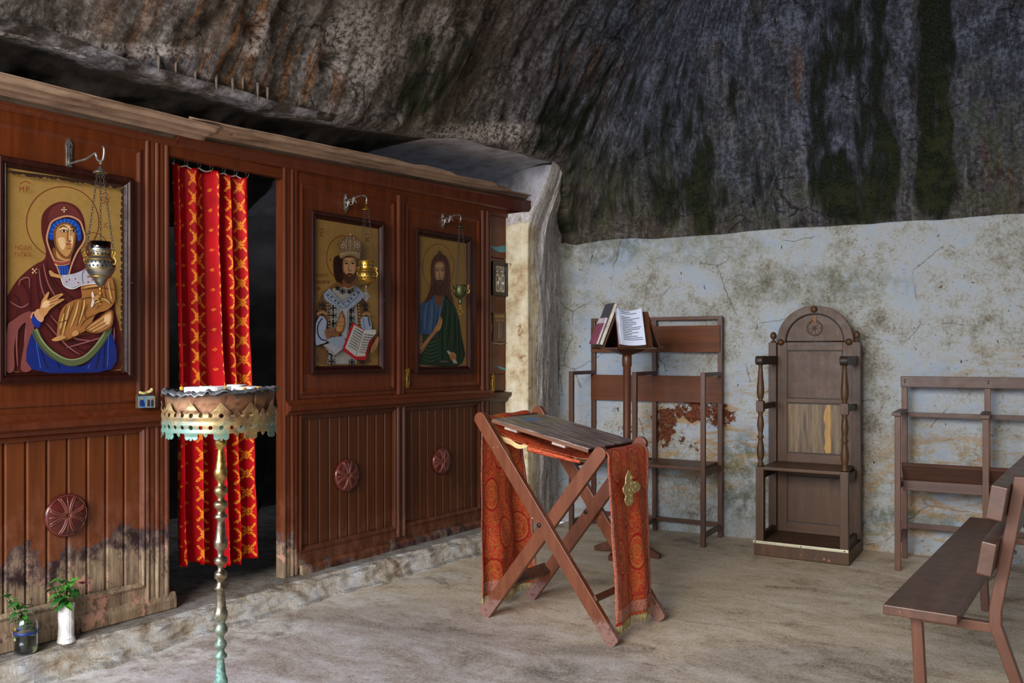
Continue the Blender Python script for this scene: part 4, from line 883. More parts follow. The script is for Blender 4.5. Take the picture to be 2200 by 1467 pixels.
# ================================================================ lamps and small things on the screen
def chain(b,p,q,r=.0032,link=.016):
    p=Vector(p);q=Vector(q);n=max(2,int((q-p).length/(link*.8))); d=(q-p).normalized(); s=d.orthogonal().normalized(); t=d.cross(s)
    for i in range(n):
        c=p+(q-p)*((i+.5)/n); a=s if i%2 else t; hl=(q-p).length/n*.62
        b.tube([c+d*hl*cos(2*PI*k/8)+a*r*1.5*sin(2*PI*k/8) for k in range(8)],r*.36,5,closed=True)
def plain_bracket():
    y,z=2.119,2.262; t=thing('lamp_bracket','plain iron wall bracket with a long flat plate, above the woman and child icon','bracket',(XI,y,z))
    b=MB(); b.prism(spline([(y-.017,z-.09),(y,z-.105),(y+.017,z-.09),(y+.014,z-.07),(y+.014,z+.06),(y+.018,z+.075),(y,z+.108),(y-.018,z+.075),(y-.014,z+.06),(y-.014,z-.07)],3),XI+.001,XI+.008,'x'); b.build('back_plate',SILV,t,world=True,bevel=.0015)
    for dz in (.07,-.08,.03): b=MB(); b.lathe([(.006,0),(.005,.004),(.0005,.006)],(XI+.008,y,z+dz),10,'x'); b.build('screw',IRON,t,world=True)
    b=MB(); b.tube([(XI+.008,y,z+.02),(XI+.014,y,z-.012),(XI+.03,y,z-.008),(XI+.15,y,z-.004),(XI+.225,y,z+.012),(XI+.235,y,z-.008)],.0052,8)
    b.tube(spline([(XI+.225,y,z+.012),(XI+.236,y,z-.014),(XI+.262,y,z-.030),(XI+.286,y,z-.018),(XI+.292,y,z+.018),(XI+.285,y,z+.032)],5,False),.0052,8); b.build('arm',SILV,t,world=True)
    return (XI+.262,y,z-.036)
def scroll_bracket(y,z,reach,sc,label):
    t=thing('lamp_bracket',label,'bracket',(XI,y,z),group='scroll brackets over the icons')
    b=MB(); pl=[(0,-.085),(.012,-.06),(.024,-.062),(.018,-.04),(.026,-.03),(.02,-.01),(.026,.0),(.018,.02),(.022,.04),(.010,.045),(.012,.062),(0,.085)]
    pl=pl+[(-a,c) for a,c in pl[::-1][1:-1]]
    b.prism([(y+a*sc,z+c*sc) for a,c in pl],XI+.001,XI+.010,'x')
    for dz in (-.04,0,.04): b.lathe([(.009,0),(.008,.004),(.001,.008)],(XI+.010,y,z+dz*sc),12,'x')
    b.build('back_plate',SILV,t,world=True,bevel=.0012)
    b=MB(); pts=[]
    for k in range(22):
        a=math.radians(200-k*26); r=.034*(1-k/30)*sc; pts.append((XI+.052*sc+.008+r*cos(a),y,z-.004+r*sin(a)))
    b.tube([(XI+.01,y,z-.035*sc)]+[(XI+.03*sc,y,z-.04*sc)]+pts,[.0045]*2+[.0042-.0001*i for i in range(22)],8)
    e=reach; b.tube(spline([(XI+.06,y,z-.018),(XI+.075,y,z+.010),(XI+.10,y,z+.026),(XI+e*.9,y,z+.026),(XI+e,y,z+.006),(XI+e-.004,y,z-.014)],6,False),.0042,8)
    b.tube(spline([(XI+.072,y,z+.0),(XI+.066,y,z+.018),(XI+.074,y,z+.030)],5,False),[.004]*10+[.001],6); b.tube(spline([(XI+.074,y,z+.006),(XI+.088,y,z+.0),(XI+.096,y,z-.010)],5,False),[.004]*10+[.001],6)
    b.build('scroll_arm',SILV,t,world=True)
    return (XI+e-.004,y,z-.02)
h1=plain_bracket()
h2=scroll_bracket(3.836,2.318,.18,.72,'silvery scroll bracket above the crowned man icon')
h3=scroll_bracket(4.762,2.322,.165,.68,'silvery scroll bracket above the blue and green robed man icon')
def hang_lamp(hook,zr,prof,label,rim,style,mat,mat2,cup,pend,chains=3):
    x,y,z=hook; t=thing('hanging_lamp',label,'oil lamp',(x,y,zr))
    b=MB(); b.tube([(x,y,z+.008),(x+.006,y,z),(x,y,z-.008),(x-.006,y,z)],.0018,6,closed=True); zc=z-.012
    b.lathe([(.0005,0),(.006,-.002),(.010,-.012),(.012,-.016),(.030,-.028),(.031,-.031),(.0005,-.026)],(x,y,zc),20); b.build('canopy',mat,t,world=True)
    a0=.5
    for k in range(chains):
        a=a0+2*PI*k/chains; b=MB(); chain(b,(x+.012*cos(a),y+.012*sin(a),zc-.028),(x+rim*cos(a),y+rim*sin(a),zr+.012)); b.build('chain',IRON,t,world=True)
        h=MB(); R=rim
        h.tube(spline([(x+c*cos(a),y+c*sin(a),zr+d) for c,d in ((R-.012,-.03),(R+.004,-.038),(R+.010,-.02),(R,-.004),(R+.008,.010),(R-.002,.018),(R-.006,.008))],4,False),.0026,6)
        h.build('handle',mat2,t,world=True)
    b=MB(); b.lathe(prof,(x,y,zr),32,caps=False)
    if style=='pierced':
        c=b
        for row,(zz,rr,n) in enumerate(cup['rows']):
            for k in range(n):
                a=2*PI*(k+.5*row)/n; c.lathe([(.0001,.0012),(.0042,.0008),(.0045,-.001)],(0,0,0),8,'x',Matrix.Translation((x,y,zr+zz))@Matrix.Rotation(a,4,'Z')@Matrix.Translation((rr,0,0)),mi=1)
    bowl=b.build('bowl',[mat,BLK],t,world=True)
    if style=='pierced':
        c=MB()
        for (zz,rr) in cup['bands']: c.tube([(x+rr*cos(2*PI*k/32),y+rr*sin(2*PI*k/32),zr+zz) for k in range(32)],.0022,6,closed=True)
        n=18; cr=cup['crown'][1]
        for k in range(n):
            a=2*PI*k/n; c.tube([(x+cr*cos(a+dd),y+cr*sin(a+dd),zr+cup['crown'][0]+hh) for dd,hh in ((-.16,0),(-.1,.009),(0,.014),(.1,.009),(.16,0))],.0014,5)
        c.build('pierced_band',mat2,bowl,world=True)
    if cup.get('glass'):
        g=MB(); g.lathe(cup['glass'],(x,y,zr),24,caps=False); g.build('glass_cup',cup['gm'],t,world=True,solid=.0012)
    zb=prof[-1][1]+zr; b=MB(); b.lathe([(.0005,0),(.006,-.004),(.004,-.012),(.0005,-.016)],(x,y,zb),12); chain(b,(x,y,zb-.014),(x,y,zb-.03),.0025,.01)
    zz=zb-.03-pend
    if pend>.03: b.prism([(x-pend,zz),(x,zz-pend),(x+pend,zz),(x,zz+pend)],y-.002,y+.002,'y',None)
    else:
        b.box(x-.004,x+.004,y-.002,y+.002,zz-pend*1.1,zz+pend*1.1); b.box(x-pend,x+pend,y-.002,y+.002,zz-.004,zz+.004)
        for dx,dz in ((-1,0),(1,0),(0,1),(0,-1)): b.lathe([(.0001,-.004),(.005,-.002),(.005,.002),(.0001,.004)],(x+dx*pend,y,zz+dz*pend),8,'y')
    b.build('pendant',mat2 if pend<.03 else SILV,t,world=True)
RUBY=m_glass('dark_ruby_glass',(.22,.06,.09))
hang_lamp(h1,1.822,[(.044,.030),(.044,.02),(.040,.012),(.040,.0),(.044,-.004),(.056,-.022),(.060,-.044),(.056,-.066),(.042,-.090),(.028,-.102),(.026,-.108),(.014,-.128),(.0005,-.136)],
  'silvery hanging oil lamp with a dark glass cup, before the woman and child',.062,'pierced',m_plain('pewter',L(136,132,124),.3,.9,.3,30),BRASS,
  {'rows':[(-.030,.0575,22),(-.046,.0600,22),(.006,.0405,16)],'bands':[(-.018,.054),(-.058,.0590),(-.092,.042),(.0,.0415)],'crown':(.012,.042),'glass':[(.034,0),(.040,.03),(.043,.062)],'gm':RUBY},.022)
hang_lamp(h2,1.895,[(.044,.052),(.042,.036),(.040,.020),(.038,.006),(.046,-.002),(.058,-.018),(.060,-.036),(.052,-.058),(.036,-.074),(.020,-.084),(.0005,-.092)],
  'pierced brass hanging oil lamp with a diamond pendant, in front of the crowned man icon',.060,'pierced',BRASS,BRASS,
  {'rows':[(-.014,.0555,20),(-.030,.0600,20),(-.046,.0580,20),(.028,.0415,16)],'bands':[(.048,.0445),(.012,.040),(-.006,.050),(-.058,.053)],'crown':(.044,.0445)},.034)
hang_lamp(h3,1.848,[(.052,.010),(.050,.004),(.047,-.004),(.048,-.02),(.044,-.044),(.034,-.062),(.018,-.072),(.010,-.078),(.010,-.086),(.014,-.098),(.012,-.110),(.0005,-.118)],
  'small greenish brass hanging oil lamp, in front of the blue and green robed man icon',.052,'plain',m_plain('green_brass',L(84,88,56),.3,.8,.4,30),BRASS,{'glass':[(.03,0),(.045,.012),(.048,.016)],'gm':m_glass('oil_glass',(.5,.55,.4))},.018)
# small silver icon
t=thing('silver_icon','small silver relief icon of two standing figures in a black frame, on the end panel','icon',(XI-.02,5.46,1.83)); X=XI-.02
b=MB(); y0,y1,z0,z1=5.362,5.56,1.835,2.09
for (a,c,d,e) in ((y0,y1,z0,z0+.026),(y0,y1,z1-.026,z1),(y0,y0+.032,z0+.026,z1-.026),(y1-.032,y1,z0+.026,z1-.026)): b.box(X,X+.022,a,c,d,e)
b.box(X,X+.006,y0,y1,z0,z1); b.build('frame',BLK,t,world=True,bevel=.002)
b=MB(); b.box(X+.006,X+.010,y0+.03,y1-.03,z0+.026,z1-.026); b.build('silver_sheet',SILV,t,world=True)
b=MB()
for yy in (5.425,5.495):
    b.lathe([(.0001,.012),(.010,.009),(.016,0)],(X+.009,yy,2.02),14,'x'); b.tube([(X+.010,yy+.021*cos(2*PI*k/18),2.02+.021*sin(2*PI*k/18)) for k in range(18)],.0015,5,closed=True)
    b.prism(spline([(yy-.012,2.0),(yy+.012,2.0),(yy+.024,1.97),(yy+.022,1.9),(yy+.018,1.868),(yy-.018,1.868),(yy-.022,1.9),(yy-.024,1.97)],4),X+.009,X+.014,'x')
    for k in (-1,0,1): b.tube([(X+.0145,yy+k*.009,1.985),(X+.0155,yy+k*.008,1.93),(X+.0145,yy+k*.010,1.875)],.002,5)
b.tube([(X+.012,5.46,2.05),(X+.012,5.46,1.88)],.002,5); b.build('relief',m_plain('bright_silver',L(190,188,182),.28,.85),t,world=True)
# paper icon with worn edges in a wire holder
PAP=Art(980,400,.34075,XI-.013)
def rq(x0,y0,x1,y1,c): PAP.poly([(x0,y0),(x1,y0),(x1,y1),(x0,y1)],c,False)
rq(238,803,306,972,(110,84,52)); rq(246,812,304,828,(146,118,56)); rq(246,830,304,968,(96,66,44))
for (x,c) in ((256,(74,50,56)),(272,(120,90,70)),(290,(70,58,70))): PAP.dot(x,845,6,9,(150,110,70)); PAP.poly([(x-8,858),(x+8,858),(x+10,960),(x-10,960)],c,False); PAP.line([(x-3,862),(x-4,955)],2,(160,130,100),False)
t=thing('printed_icon','small faded print of standing figures below the silver icon','icon',(XI-.018,5.42,1.47))
b=MB(); q0=onX(980+234*.34075,400+976*.34075,XI-.015); q1=onX(980+308*.34075,400+800*.34075,XI-.015); b.box(XI-.021,XI-.0132,q0.y,q1.y,q0.z,q1.z,col=L(90,70,50)); b.build('print_board',VC,t,world=True); PAP.b.build('print',VC,t,world=True)
b=MB(); W_=[onX(x,y,XI-.014) for x,y in ((1049,705),(1049,660),(1056,657))]; b.tube(W_,.0022,6); b.tube([onX(x,y,XI-.012) for x,y in ((1050,738),(1062,737),(1074,739),(1090,737))],.004,6); b.build('wire',SILV,t,world=True)
q=onX(1050,705,XI-.02); b=MB(); b.box(XI-.02,XI+.0,q.y-.018,q.y+.018,q.z-.034,q.z+.034,bev=.003); b.box(XI,XI+.005,q.y-.006,q.y+.006,q.z-.012,q.z+.012)
tag(b.build('wall_switch',m_plain('grimy_plastic',L(120,104,92),.5)),'small grimy switch box on the end panel, left of the faded print','switch')
# folding double icon on the left ledge
t=thing('folding_icon','tiny two-leaf blue icon standing on the ledge at the end of the left bay','icon',(XI+.04,2.47,1.137)); X=XI+.035
b=MB(); b.box(X,X+.016,2.425,2.515,1.1365,1.2); b.build('leaf_board',m_plain('brown_card',L(74,52,40),.5),t,world=True,bevel=.001)
D=Art(0,280,.42254,X+.0165)
D.poly([(703,1352),(742,1350),(744,1408),(705,1412)],(96,150,196),False); D.poly([(745,1350),(783,1350),(785,1408),(747,1410)],(130,160,180),False)
D.poly([(712,1400),(712,1375),(722,1366),(732,1375),(736,1402)],(30,50,120)); D.dot(722,1364,5,7,(190,150,60))
for x in (756,774): D.poly([(x-6,1402),(x-6,1374),(x,1366),(x+6,1374),(x+6,1402)],(60,50,60)); D.dot(x,1363,4,5,(190,150,90))
for x in (702,744,786): D.line([(x,1350),(x,1411)],3,(190,170,120),False)
D.b.build('picture',VC,t,world=True)
b=MB(); b.tube(spline([(X+.008,2.44,1.212),(X+.012,2.46,1.206),(X+.008,2.48,1.208),(X+.01,2.50,1.216),(X+.008,2.508,1.228)],4,False),[.007]*10+[.008]*6+[.003],8)
tag(b.build('wax_stub',m_plain('yellow_wax',L(196,186,120),.45)),'pale yellow stub of wax lying on the tiny two-leaf icon','candle stub')
# ================================================================ roofing sheets
def sheet(name,y0,y1,x0,x1f,z,label,torn=0,slope=0,tilt=.0):
    N=84; ny=90
    def F(u,v):
        y=y0+v*(y1-y0); xe=x1f(y)
        if torn: y+= -torn*(1-v)*( .5+.9*fbm(u*9,1,2,3)) if False else 0
        x=x0+(xe-x0)*u+ .004*fbm(y*9,0,u,2)*u
        if torn and v<.08: y+= .09*fbm(u*5,3,1,3)+.04*abs(sin(u*16))
        return (x,y,z+slope*(y-y0)+.010*sin((x+4)*2*PI/.058)+tilt*u)
    o=grid(name,F,N,ny,RUST,{},lambda u,v:(u,v*10),solid=.005); tag(o,label,'roofing sheet'); return o
def m_rust():
    t=NT('weathered_sheet'); o=t.tc.outputs['Object']; n=t.noise(1.0,t.vec((16,2.2,8)),9,.72,.5); b=t.noise(2.2,o,8,.7)
    col=t.ramp(t.math('ADD',t.math('MULTIPLY',n,.6),t.math('MULTIPLY',b,.4)),[(.36,L(92,64,46)),(.46,L(140,112,92)),(.56,L(168,140,116)),(.66,L(178,122,80))])
    return t.out(col,.75,0.0,t.bump(n,.5,.006))
RUST=m_rust()
sheet('roofing_sheet',.3,2.80,-4.0,lambda y:-3.745+.012*fbm(y*3,1,1,3),2.480,'weathered corrugated roofing sheet over the left bay of the screen',tilt=.045)
sheet('roofing_sheet',2.62,5.90,-4.0,lambda y:-3.745+.02*fbm(y*3,5,1,3)-.03*sstep(3.5,5.9,y)-.13*sstep(4.6,5.9,y),2.503,'rusty corrugated roofing sheet with a torn edge, above the doorway and right bays',torn=1,slope=.037,tilt=.035)
# ================================================================ doorway curtain
CUR=m_curtain()
def F_cur(u,v):
    W=.46; spread=1+.06*v; y=2.70+u*W*spread+.03*v; ph=u*2*PI*4.3+.8*sin(u*9)
    amp=(.034+.034*v)*(1-.25*sin(u*9)); x=-4.03+amp*sin(ph+.6*sin(3*v)+.8*fbm(u*3,v*1.2,1,2))+.012*fbm(u*6,v*4,3,3)
    y+=.012*cos(ph*1)*(.4+v)
    ztop=2.375-.012*abs(sin(u*PI*6)); zb=.265+.04*sin(u*5+1)+.02*(u>.5)
    return (x,y,ztop+(zb-ztop)*v)
t=thing('curtain','red and gold patterned curtain hanging in the screen doorway','curtain',(-4.02,2.93,2.40))
o=grid('cloth',F_cur,260,150,CUR,{},lambda u,v:(u*.98,v*2.1),None,solid=.002); o.parent=t; o.matrix_parent_inverse=Matrix.Translation((4.02,-2.93,-2.40))
b=MB(); b.tube([(-4.02,2.62,2.398),(-4.02,3.36,2.404)],.005,8); b.build('curtain_wire',IRON,t,world=True)
for k in range(7):
    y=2.705+k*.077; b=MB(); b.tube([(-4.02,y+.002*k,2.394+.014*cos(a)) if False else (-4.02+.012*sin(a),y,2.388+.016*cos(a)) for a in [2*PI*i/14 for i in range(14)]],.0018,6,closed=True); b.build('ring',SILV,t,world=True)
b=MB(); b.tube([(-4.02+.001,2.7+.47*k/40,2.372-.012*abs(sin(k/40*PI*6))) for k in range(41)],.004,6); b.build('heading_tape',m_plain('white_tape',L(190,184,176),.7),t,world=True)
# something round in the dark chamber
b=MB(); b.tube([(-4.9,3.70+.32*sin(a),.66+.52*cos(a)) for a in [2*PI*i/48 for i in range(48)]],.012,8,closed=True)
b.tube([(-4.93,3.70,.13),(-4.93,3.70,1.2)],.012,8)
tag(b.build('metal_hoop',BLK),'thin dark metal hoop standing in the dark chamber behind the doorway','hoop')
# ================================================================ candle stand
cs=thing('candle_stand','tall brass candle stand with a pierced skirt round its sand bowl and a turned pole','candle stand',(-2.195,1.635,0))
POLE=m_patina('verdigris_brass',.62); SKT=m_skirt(); LEAD=m_plain('crumpled_foil',L(104,106,110),.42,.6,.55,16,.6)
def m_bowl():
    t=NT('sooty_copper'); P=t.geo.outputs['Position']; z=t.n('SeparateXYZ',{0:P}).outputs[2]; n=t.noise(15,P,9,.72,.5)
    col=t.ramp(n,[(.36,L(58,36,26)),(.46,L(112,74,52)),(.56,L(146,106,78)),(.68,L(150,124,84))])
    so=t.mus(1.262,1.292,t.math('ADD',z,t.math('MULTIPLY',t.math('SUBTRACT',n,.5),.10))); col=t.mix(so,col,L(34,30,30))
    return t.out(col,.5,t.math('SUBTRACT',.6,t.math('MULTIPLY',so,.4)),t.bump(n,.2,.003))
prof=[(90,16),(96,22),(104,20),(112,30),(130,35),(148,31),(158,18),(170,17),(185,19),(230,24),(272,29),(282,36),(300,36),(325,33),(342,22),(352,18),(366,18),(378,30),(390,36),(402,37),(414,32),(428,20),(440,18),(456,22),(460,36),(476,38),(490,34),(498,22),(516,20),(528,26),(540,36),(548,34),(556,20),(575,21),(620,25),(664,31),(674,37),(692,37),(715,33),(732,19),(745,18),(762,18),(770,33),(785,36),(800,33),(812,18),(834,16),(848,30),(856,35),(880,34),(895,20),(908,20),(926,30),(940,37),(948,28),(952,22),(980,23),(1040,28),(1062,31),(1070,36),(1090,37),(1110,32),(1134,20),(1148,30),(1166,37),(1180,37),(1195,24),(1212,16),(1226,18),(1240,30),(1254,34),(1268,28),(1282,18),(1300,22),(1312,33),(1322,34),(1332,18),(1350,19),(1400,25),(1438,31),(1448,36),(1466,37),(1488,32),(1506,19),(1520,22),(1532,35),(1546,36),(1560,24),(1580,20),(1592,34),(1606,36),(1620,20),(1640,21),(1700,27),(1740,36),(1762,36),(1780,20),(1800,36),(1815,34),(1830,22),(1850,26),(1900,40)]
P2=[]
for zy,r in prof: P2.append((r*.00053,1.4-(900+.3865*zy-758)*.001368))
zb=P2[-1][1]
P2+=[(.03,zb-.02),(.035,.07),(.06,.055),(.10,.04),(.145,.03),(.15,.012),(.15,0)]
b=MB(); b.lathe(P2,(0,0,0),36); b.build('pole',POLE,cs)
b=MB(); b.lathe([(.0165,1.232),(.012,1.215),(.02,1.205),(.012,1.195),(.014,1.188)],(0,0,0),24); b.build('collar',IRON,cs)
# bowl
R=.150
def F_bowl(u,v):
    a=u*2*PI
    if v<.25: k=v/.25; r=.02+(R-.02)*k; z=1.228+.0*k
    else: k=(v-.25)/.75; r=R+.008*k*k*k; z=1.228+.064*k+ (.004*sin(a*2+1)+.006*fbm(cos(a)*2,sin(a)*2,1,3))*k
    return (r*cos(a),r*sin(a),z)
grid('bowl',F_bowl,96,24,m_bowl(),{},None,cs,solid=.0015)
def F_foil(u,v):
    a=u*2*PI; jag=.010*fbm(cos(a)*5,sin(a)*5,3,4)+.004*sin(a+1.0)
    if v<.55: k=v/.55; r=.136+.014*k; z=1.262+.03*k+jag*k
    else: k=(v-.55)/.45; r=.150+(.016+.009*fbm(cos(a)*3,sin(a)*3,7,3))*k; z=1.294+.002*k+jag*(1+.6*k)-.012*k*k
    if abs(math.atan2(sin(a-2.55),cos(a-2.55)))<.16: r+=.012*k if v>.55 else 0
    return (r*cos(a),r*sin(a),z)
grid('foil_liner',F_foil,180,14,LEAD,{},None,cs,solid=.001)
def F_sand(u,v):
    a=u*2*PI; r=.142*v; x,y=r*cos(a),r*sin(a); return (x,y,1.278+.012*fbm(x*18,y*18,2,4))
SAND=m_plain('ash_and_sand',L(190,188,186),.9,0,.35,14,.5); grid('sand',F_sand,60,20,SAND,{},None,cs)
b=MB()
def wx(cx,cy,n,r0,seed):
    random.seed(seed); pts=[(cx+r0*(.7+.5*random.random())*cos(2*PI*k/n),cy+r0*(.7+.5*random.random())*sin(2*PI*k/n)) for k in range(n)]
    b.prism(spline(pts,3),1.283,1.300+.006*random.random(),'z')
wx(.02,-.03,9,.045,3); wx(.05,.05,8,.04,5); wx(-.06,-.04,8,.035,8); wx(-.02,.07,7,.03,9); b.build('wax_crust',m_plain('white_wax',L(226,226,232),.5,0,.1,20),cs,bevel=.002)
random.seed(11); AMB=m_plain('amber_wax',L(190,136,40),.4)
for k in range(9):
    a=random.random()*6.28; r=.03+.1*random.random(); b=MB(); b.lathe([(.0001,.006),(.006,.003),(.005,-.006)],(r*cos(a),r*sin(a),1.297),6); b.build('wax_bit',AMB,cs)
# pierced skirt: cells of a fine cylinder kept or cut by the pattern
n=12; NU=1080; z0,z1=1.156,1.262; NZ=106; Rs=.1605; b=MB(); idx={}
def keep(a,z):
    un=(a/(2*PI)*n)%1-.5; x=un*2*PI*Rs/n; ax=abs(x)      # metres from the middle of the unit, half-unit .041
    hu=PI*Rs/n
    # bottom scallop
    zb=1.160+(.004 if ax<.001 else 0)
    e=1.158+.55*ax if ax<.008 else 1.1625+.012*(1-math.cos(min(1,(ax-.008)/.018)*PI/2))*1.0
    if ax>.026: e=1.178+ .010*min(1,(ax-.026)/.006) 
    if ax>.034: e=1.186-.55*(ax-.034)
    e=1.176-.0*ax
    if ax<.021: e=1.170-.012*math.sqrt(max(0,1-((ax-.012)/.0095)**2)) if ax>.0035 else 1.156+.6*ax
    if ax<.006: e=min(e,1.157+1.3*ax)
    if ax>.036: e=1.166+.9*(hu-ax)
    if z<e: return False
    # top: tall peak in the middle, low peak at the joint
    t1=1.262-1.05*ax
    t2=1.243-1.3*(hu-ax)
    if z>max(t1,t2,1.228): return False
    for zz in (1.226,1.193):
        for c in (0,.0285,-.0285):
            rr=.0062 if c==0 else .0055
            if (x-c)**2+(z-zz)**2<rr*rr: return False
    return True
for i in range(NU):
    for j in range(NZ):
        a=2*PI*(i+.5)/NU; z=z0+(z1-z0)*(j+.5)/NZ
        if keep(a,z):
            q=[]
            for (di,dj) in ((0,0),(1,0),(1,1),(0,1)):
                key_=((i+di)%NU,j+dj)
                if key_ not in idx:
                    aa=2*PI*key_[0]/NU; zz=z0+(z1-z0)*key_[1]/NZ; rr=Rs+.0012*sin(aa*5)+.001*sin(zz*300)
                    idx[key_]=len(b.v); b.v.append(Vector((rr*cos(aa),rr*sin(aa),zz)))
                q.append(idx[key_])
            b.f.append(q); b.sm.append(True); b.mi.append(0); b.col.append(None)
sk=b.build('pierced_skirt',SKT,cs,solid=.0016); sk.rotation_euler=(0,0,math.radians(9))

# ================================================================ folding lectern
BR=m_wood('brown_enamel',L(122,70,44),.38,'z',wear=.82,wearc=L(150,110,92),dark=.75); BRX=m_wood('brown_enamel_worn',L(104,62,46),.45,'z',wear=.60,wearc=L(150,122,112),dark=.6)
lec=thing('folding_lectern','brown folding X-frame wooden lectern in the middle of the floor','lectern',(-2.42,4.0,0))
def plank(p,q,w,y0,y1,mat,foot=None):
    """rounded-end board lying in an XZ plane from p to q"""
    p=Vector((p[0],p[1]));q=Vector((q[0],q[1])); d=(q-p).normalized(); nrm=Vector((-d.y,d.x)); out=[]
    for i in range(9):
        a=-PI/2+PI*i/8; out.append(q+d*cos(a)*w*.42+nrm*sin(a)*w/2)
    for i in range(5):
        a=PI/2+PI*i/4; out.append(p+d*cos(a)*w*.2+nrm*sin(a)*w/2)
    b=MB(); b.prism([(a.x,a.y) for a in out],y0,y1,'y'); return b
def m_leg():
    t=NT('enamelled_leg'); z=t.n('SeparateXYZ',{0:t.geo.outputs['Position']}).outputs[2]; n=t.noise(24,None,8,.7); g=t.noise(1,t.vec((30,30,4)),5,.6)
    col=t.mix(t.mus(.3,.7,g),L(100,52,29),L(120,66,40)); col=t.mix(t.mus(.70,.73,t.noise(38,None,4)),col,L(190,150,120))
    w=t.mus(.5,.7,t.math('ADD',t.mus(.26,-.02,z),t.math('MULTIPLY',t.math('SUBTRACT',n,.5),1.2)))
    col=t.mix(t.math('MULTIPLY',w,.75),col,t.mix(t.mus(.35,.5,t.noise(34,None,9,.8)),L(74,40,34),L(138,104,94)))
    return t.out(col,t.math('ADD',.36,t.math('MULTIPLY',w,.25)),0.0,t.bump(n,.12,.002))
LEGM=m_leg()
zf=.012
plank((.385,zf+.0),(-.415,1.055),.07,-.270,-.238,LEGM).build('leg',LEGM,lec,bevel=.004)
plank((-.410,zf),(.295,.912),.07,-.236,-.204,LEGM).build('leg',LEGM,lec,bevel=.004)
plank((.395,zf),(-.375,1.065),.07,.222,.254,LEGM).build('leg',LEGM,lec,bevel=.004)
plank((-.400,zf),(.300,.928),.07,.188,.220,LEGM).build('leg',LEGM,lec,bevel=.004)
def on(p,q,z): t=(z-p[1])/(q[1]-p[1]); return p[0]+(q[0]-p[0])*t
xa=on((.385,0),(-.415,1.055),.185); xb=on((-.41,0),(.295,.912),.165)
b=MB(); b.bar((xa+.02,-.258,.195),(xa+.02,.244,.195),.028,.062,up=(.8,0,.6)); b.build('crossbar',BRX,lec)
b=MB(); b.bar((xb-.01,-.222,.185),(xb-.01,.205,.185),.028,.062,up=(-.8,0,.6)); b.build('crossbar',BRX,lec)
b=MB(); b.tube([(-.40,-.24,1.035),(-.375,.225,1.045)],.014,12); b.build('top_rod',BRX,lec)
b=MB(); b.tube([(.278,-.205,.892),(.282,.19,.905)],.014,12); b.build('top_rod',BRX,lec)
for (x,y) in ((-.034,-.271),(-.03,.187)):
    b=MB(); b.lathe([(.012,0),(.011,-.004),(.006,-.006),(.0005,-.006)],(x,y,.53),12,'y'); b.build('pivot_bolt',BLK,lec)
# board resting on it
bt=thing('lectern_board','scuffed painted wooden board lying tilted on the folding lectern','board',(-2.475,4.0,.978))
ang=math.atan2(.122,.585); Mr=Matrix.Rotation(ang,4,'Y')
BD=m_board(); b=MB(); b.box(-.298,.298,-.245,.245,-.002,.016,Mr,0,.004); o=b.build('top_board',BD,bt)
b=MB()
EDG=m_wood('chipped_edge',L(128,80,60),.45,'x',wear=.58,wearc=L(196,170,156))
b.box(-.30,.30,-.249,-.243,-.006,.011,Mr,0,.002); b.build('edge_strip',EDG,bt)
b=MB(); b.box(.294,.300,-.245,.245,-.006,.010,Mr,0,.002); b.build('edge_strip',BLK,bt)
for (xa_,xb_) in ((-.22,-.14),(.08,.16)):
    b=MB(); b.box(xa_,xb_,-.236,.236,-.022,-.003,Mr,0,.002); b.build('batten',m_plain('pale_batten',L(168,148,136),.6),bt)
# cloth
BROC=m_brocade()
path=[(-.468,.062),(-.462,.30),(-.458,.60),(-.455,.90),(-.452,1.02),(-.44,1.062),(-.405,1.068),(-.375,1.045),(-.33,.995),(-.24,.958),(-.12,.930),(.0,.905),(.10,.888),(.19,.882),(.245,.898),(.278,.921),(.315,.922),(.345,.905),(.352,.85),(.355,.60),(.360,.30),(.366,.075)]
sp=spline([(x,z,0) for x,z in path],8,False); cl=[0]
for a,c in zip(sp,sp[1:]): cl.append(cl[-1]+math.dist(a,c))
TOT=cl[-1]
import bisect
def cpt(s):
    i=min(len(sp)-2,max(0,bisect.bisect(cl,s)-1)); f=(s-cl[i])/(cl[i+1]-cl[i]); f=min(1,max(0,f))
    return sp[i][0]*(1-f)+sp[i+1][0]*f, sp[i][1]*(1-f)+sp[i+1][1]*f
def cloth(u,v,off=0.0):
    s=v*TOT; x,z=cpt(s); L_=sstep(.98,.0,s); Rr=sstep(TOT-.85,TOT,s); mid=sstep(.95,1.1,s)*sstep(TOT-.85,TOT-1.0,s)
    ya=-.195+.02*L_*0-.06*Rr*0; yb=.178
    ya+= .045*L_ - .055*sstep(TOT-.95,TOT-.80,s)+.04*Rr; yb+=.125*L_-.01*sstep(TOT-.95,TOT-.80,s)+.03*Rr
    y=ya+(yb-ya)*u
    # folds in the hanging parts
    fa=.030*sstep(.95,.25,s); x+=-fa*(sin(u*PI*3.2+.5)*.8+.35*sin(u*17+s*2))+.006*fbm(u*4,s*5,1,2)*(1-mid)
    fb=.016*sstep(TOT-.85,TOT-.2,s); x+=fb*(sin(u*PI*3.4)+.4*sin(u*19+1))
    z+=mid*(.006*sin(u*12+s*9)-.012*(1-u))
    if off: x+=off if s>TOT/2 else off; 
    return (x,y,z)
ck=thing('altar_cloth','red and gold brocade cloth with fringed ends, draped over the folding lectern','cloth',(-2.42,4.0,.9))
LINM=m_plain('cream_lining',L(206,172,120),.85)
def gridp(name,F,nu,nv,mat,uvf=None,solid=0):
    o=grid(name,F,nu,nv,mat,{},uvf,None,solid=solid); o.parent=ck; o.matrix_parent_inverse=Matrix.Translation((0,0,-.9)); return o
gridp('brocade',lambda u,v:cloth(u,v),90,460,BROC,lambda u,v:(u*.38,v*TOT),.003)
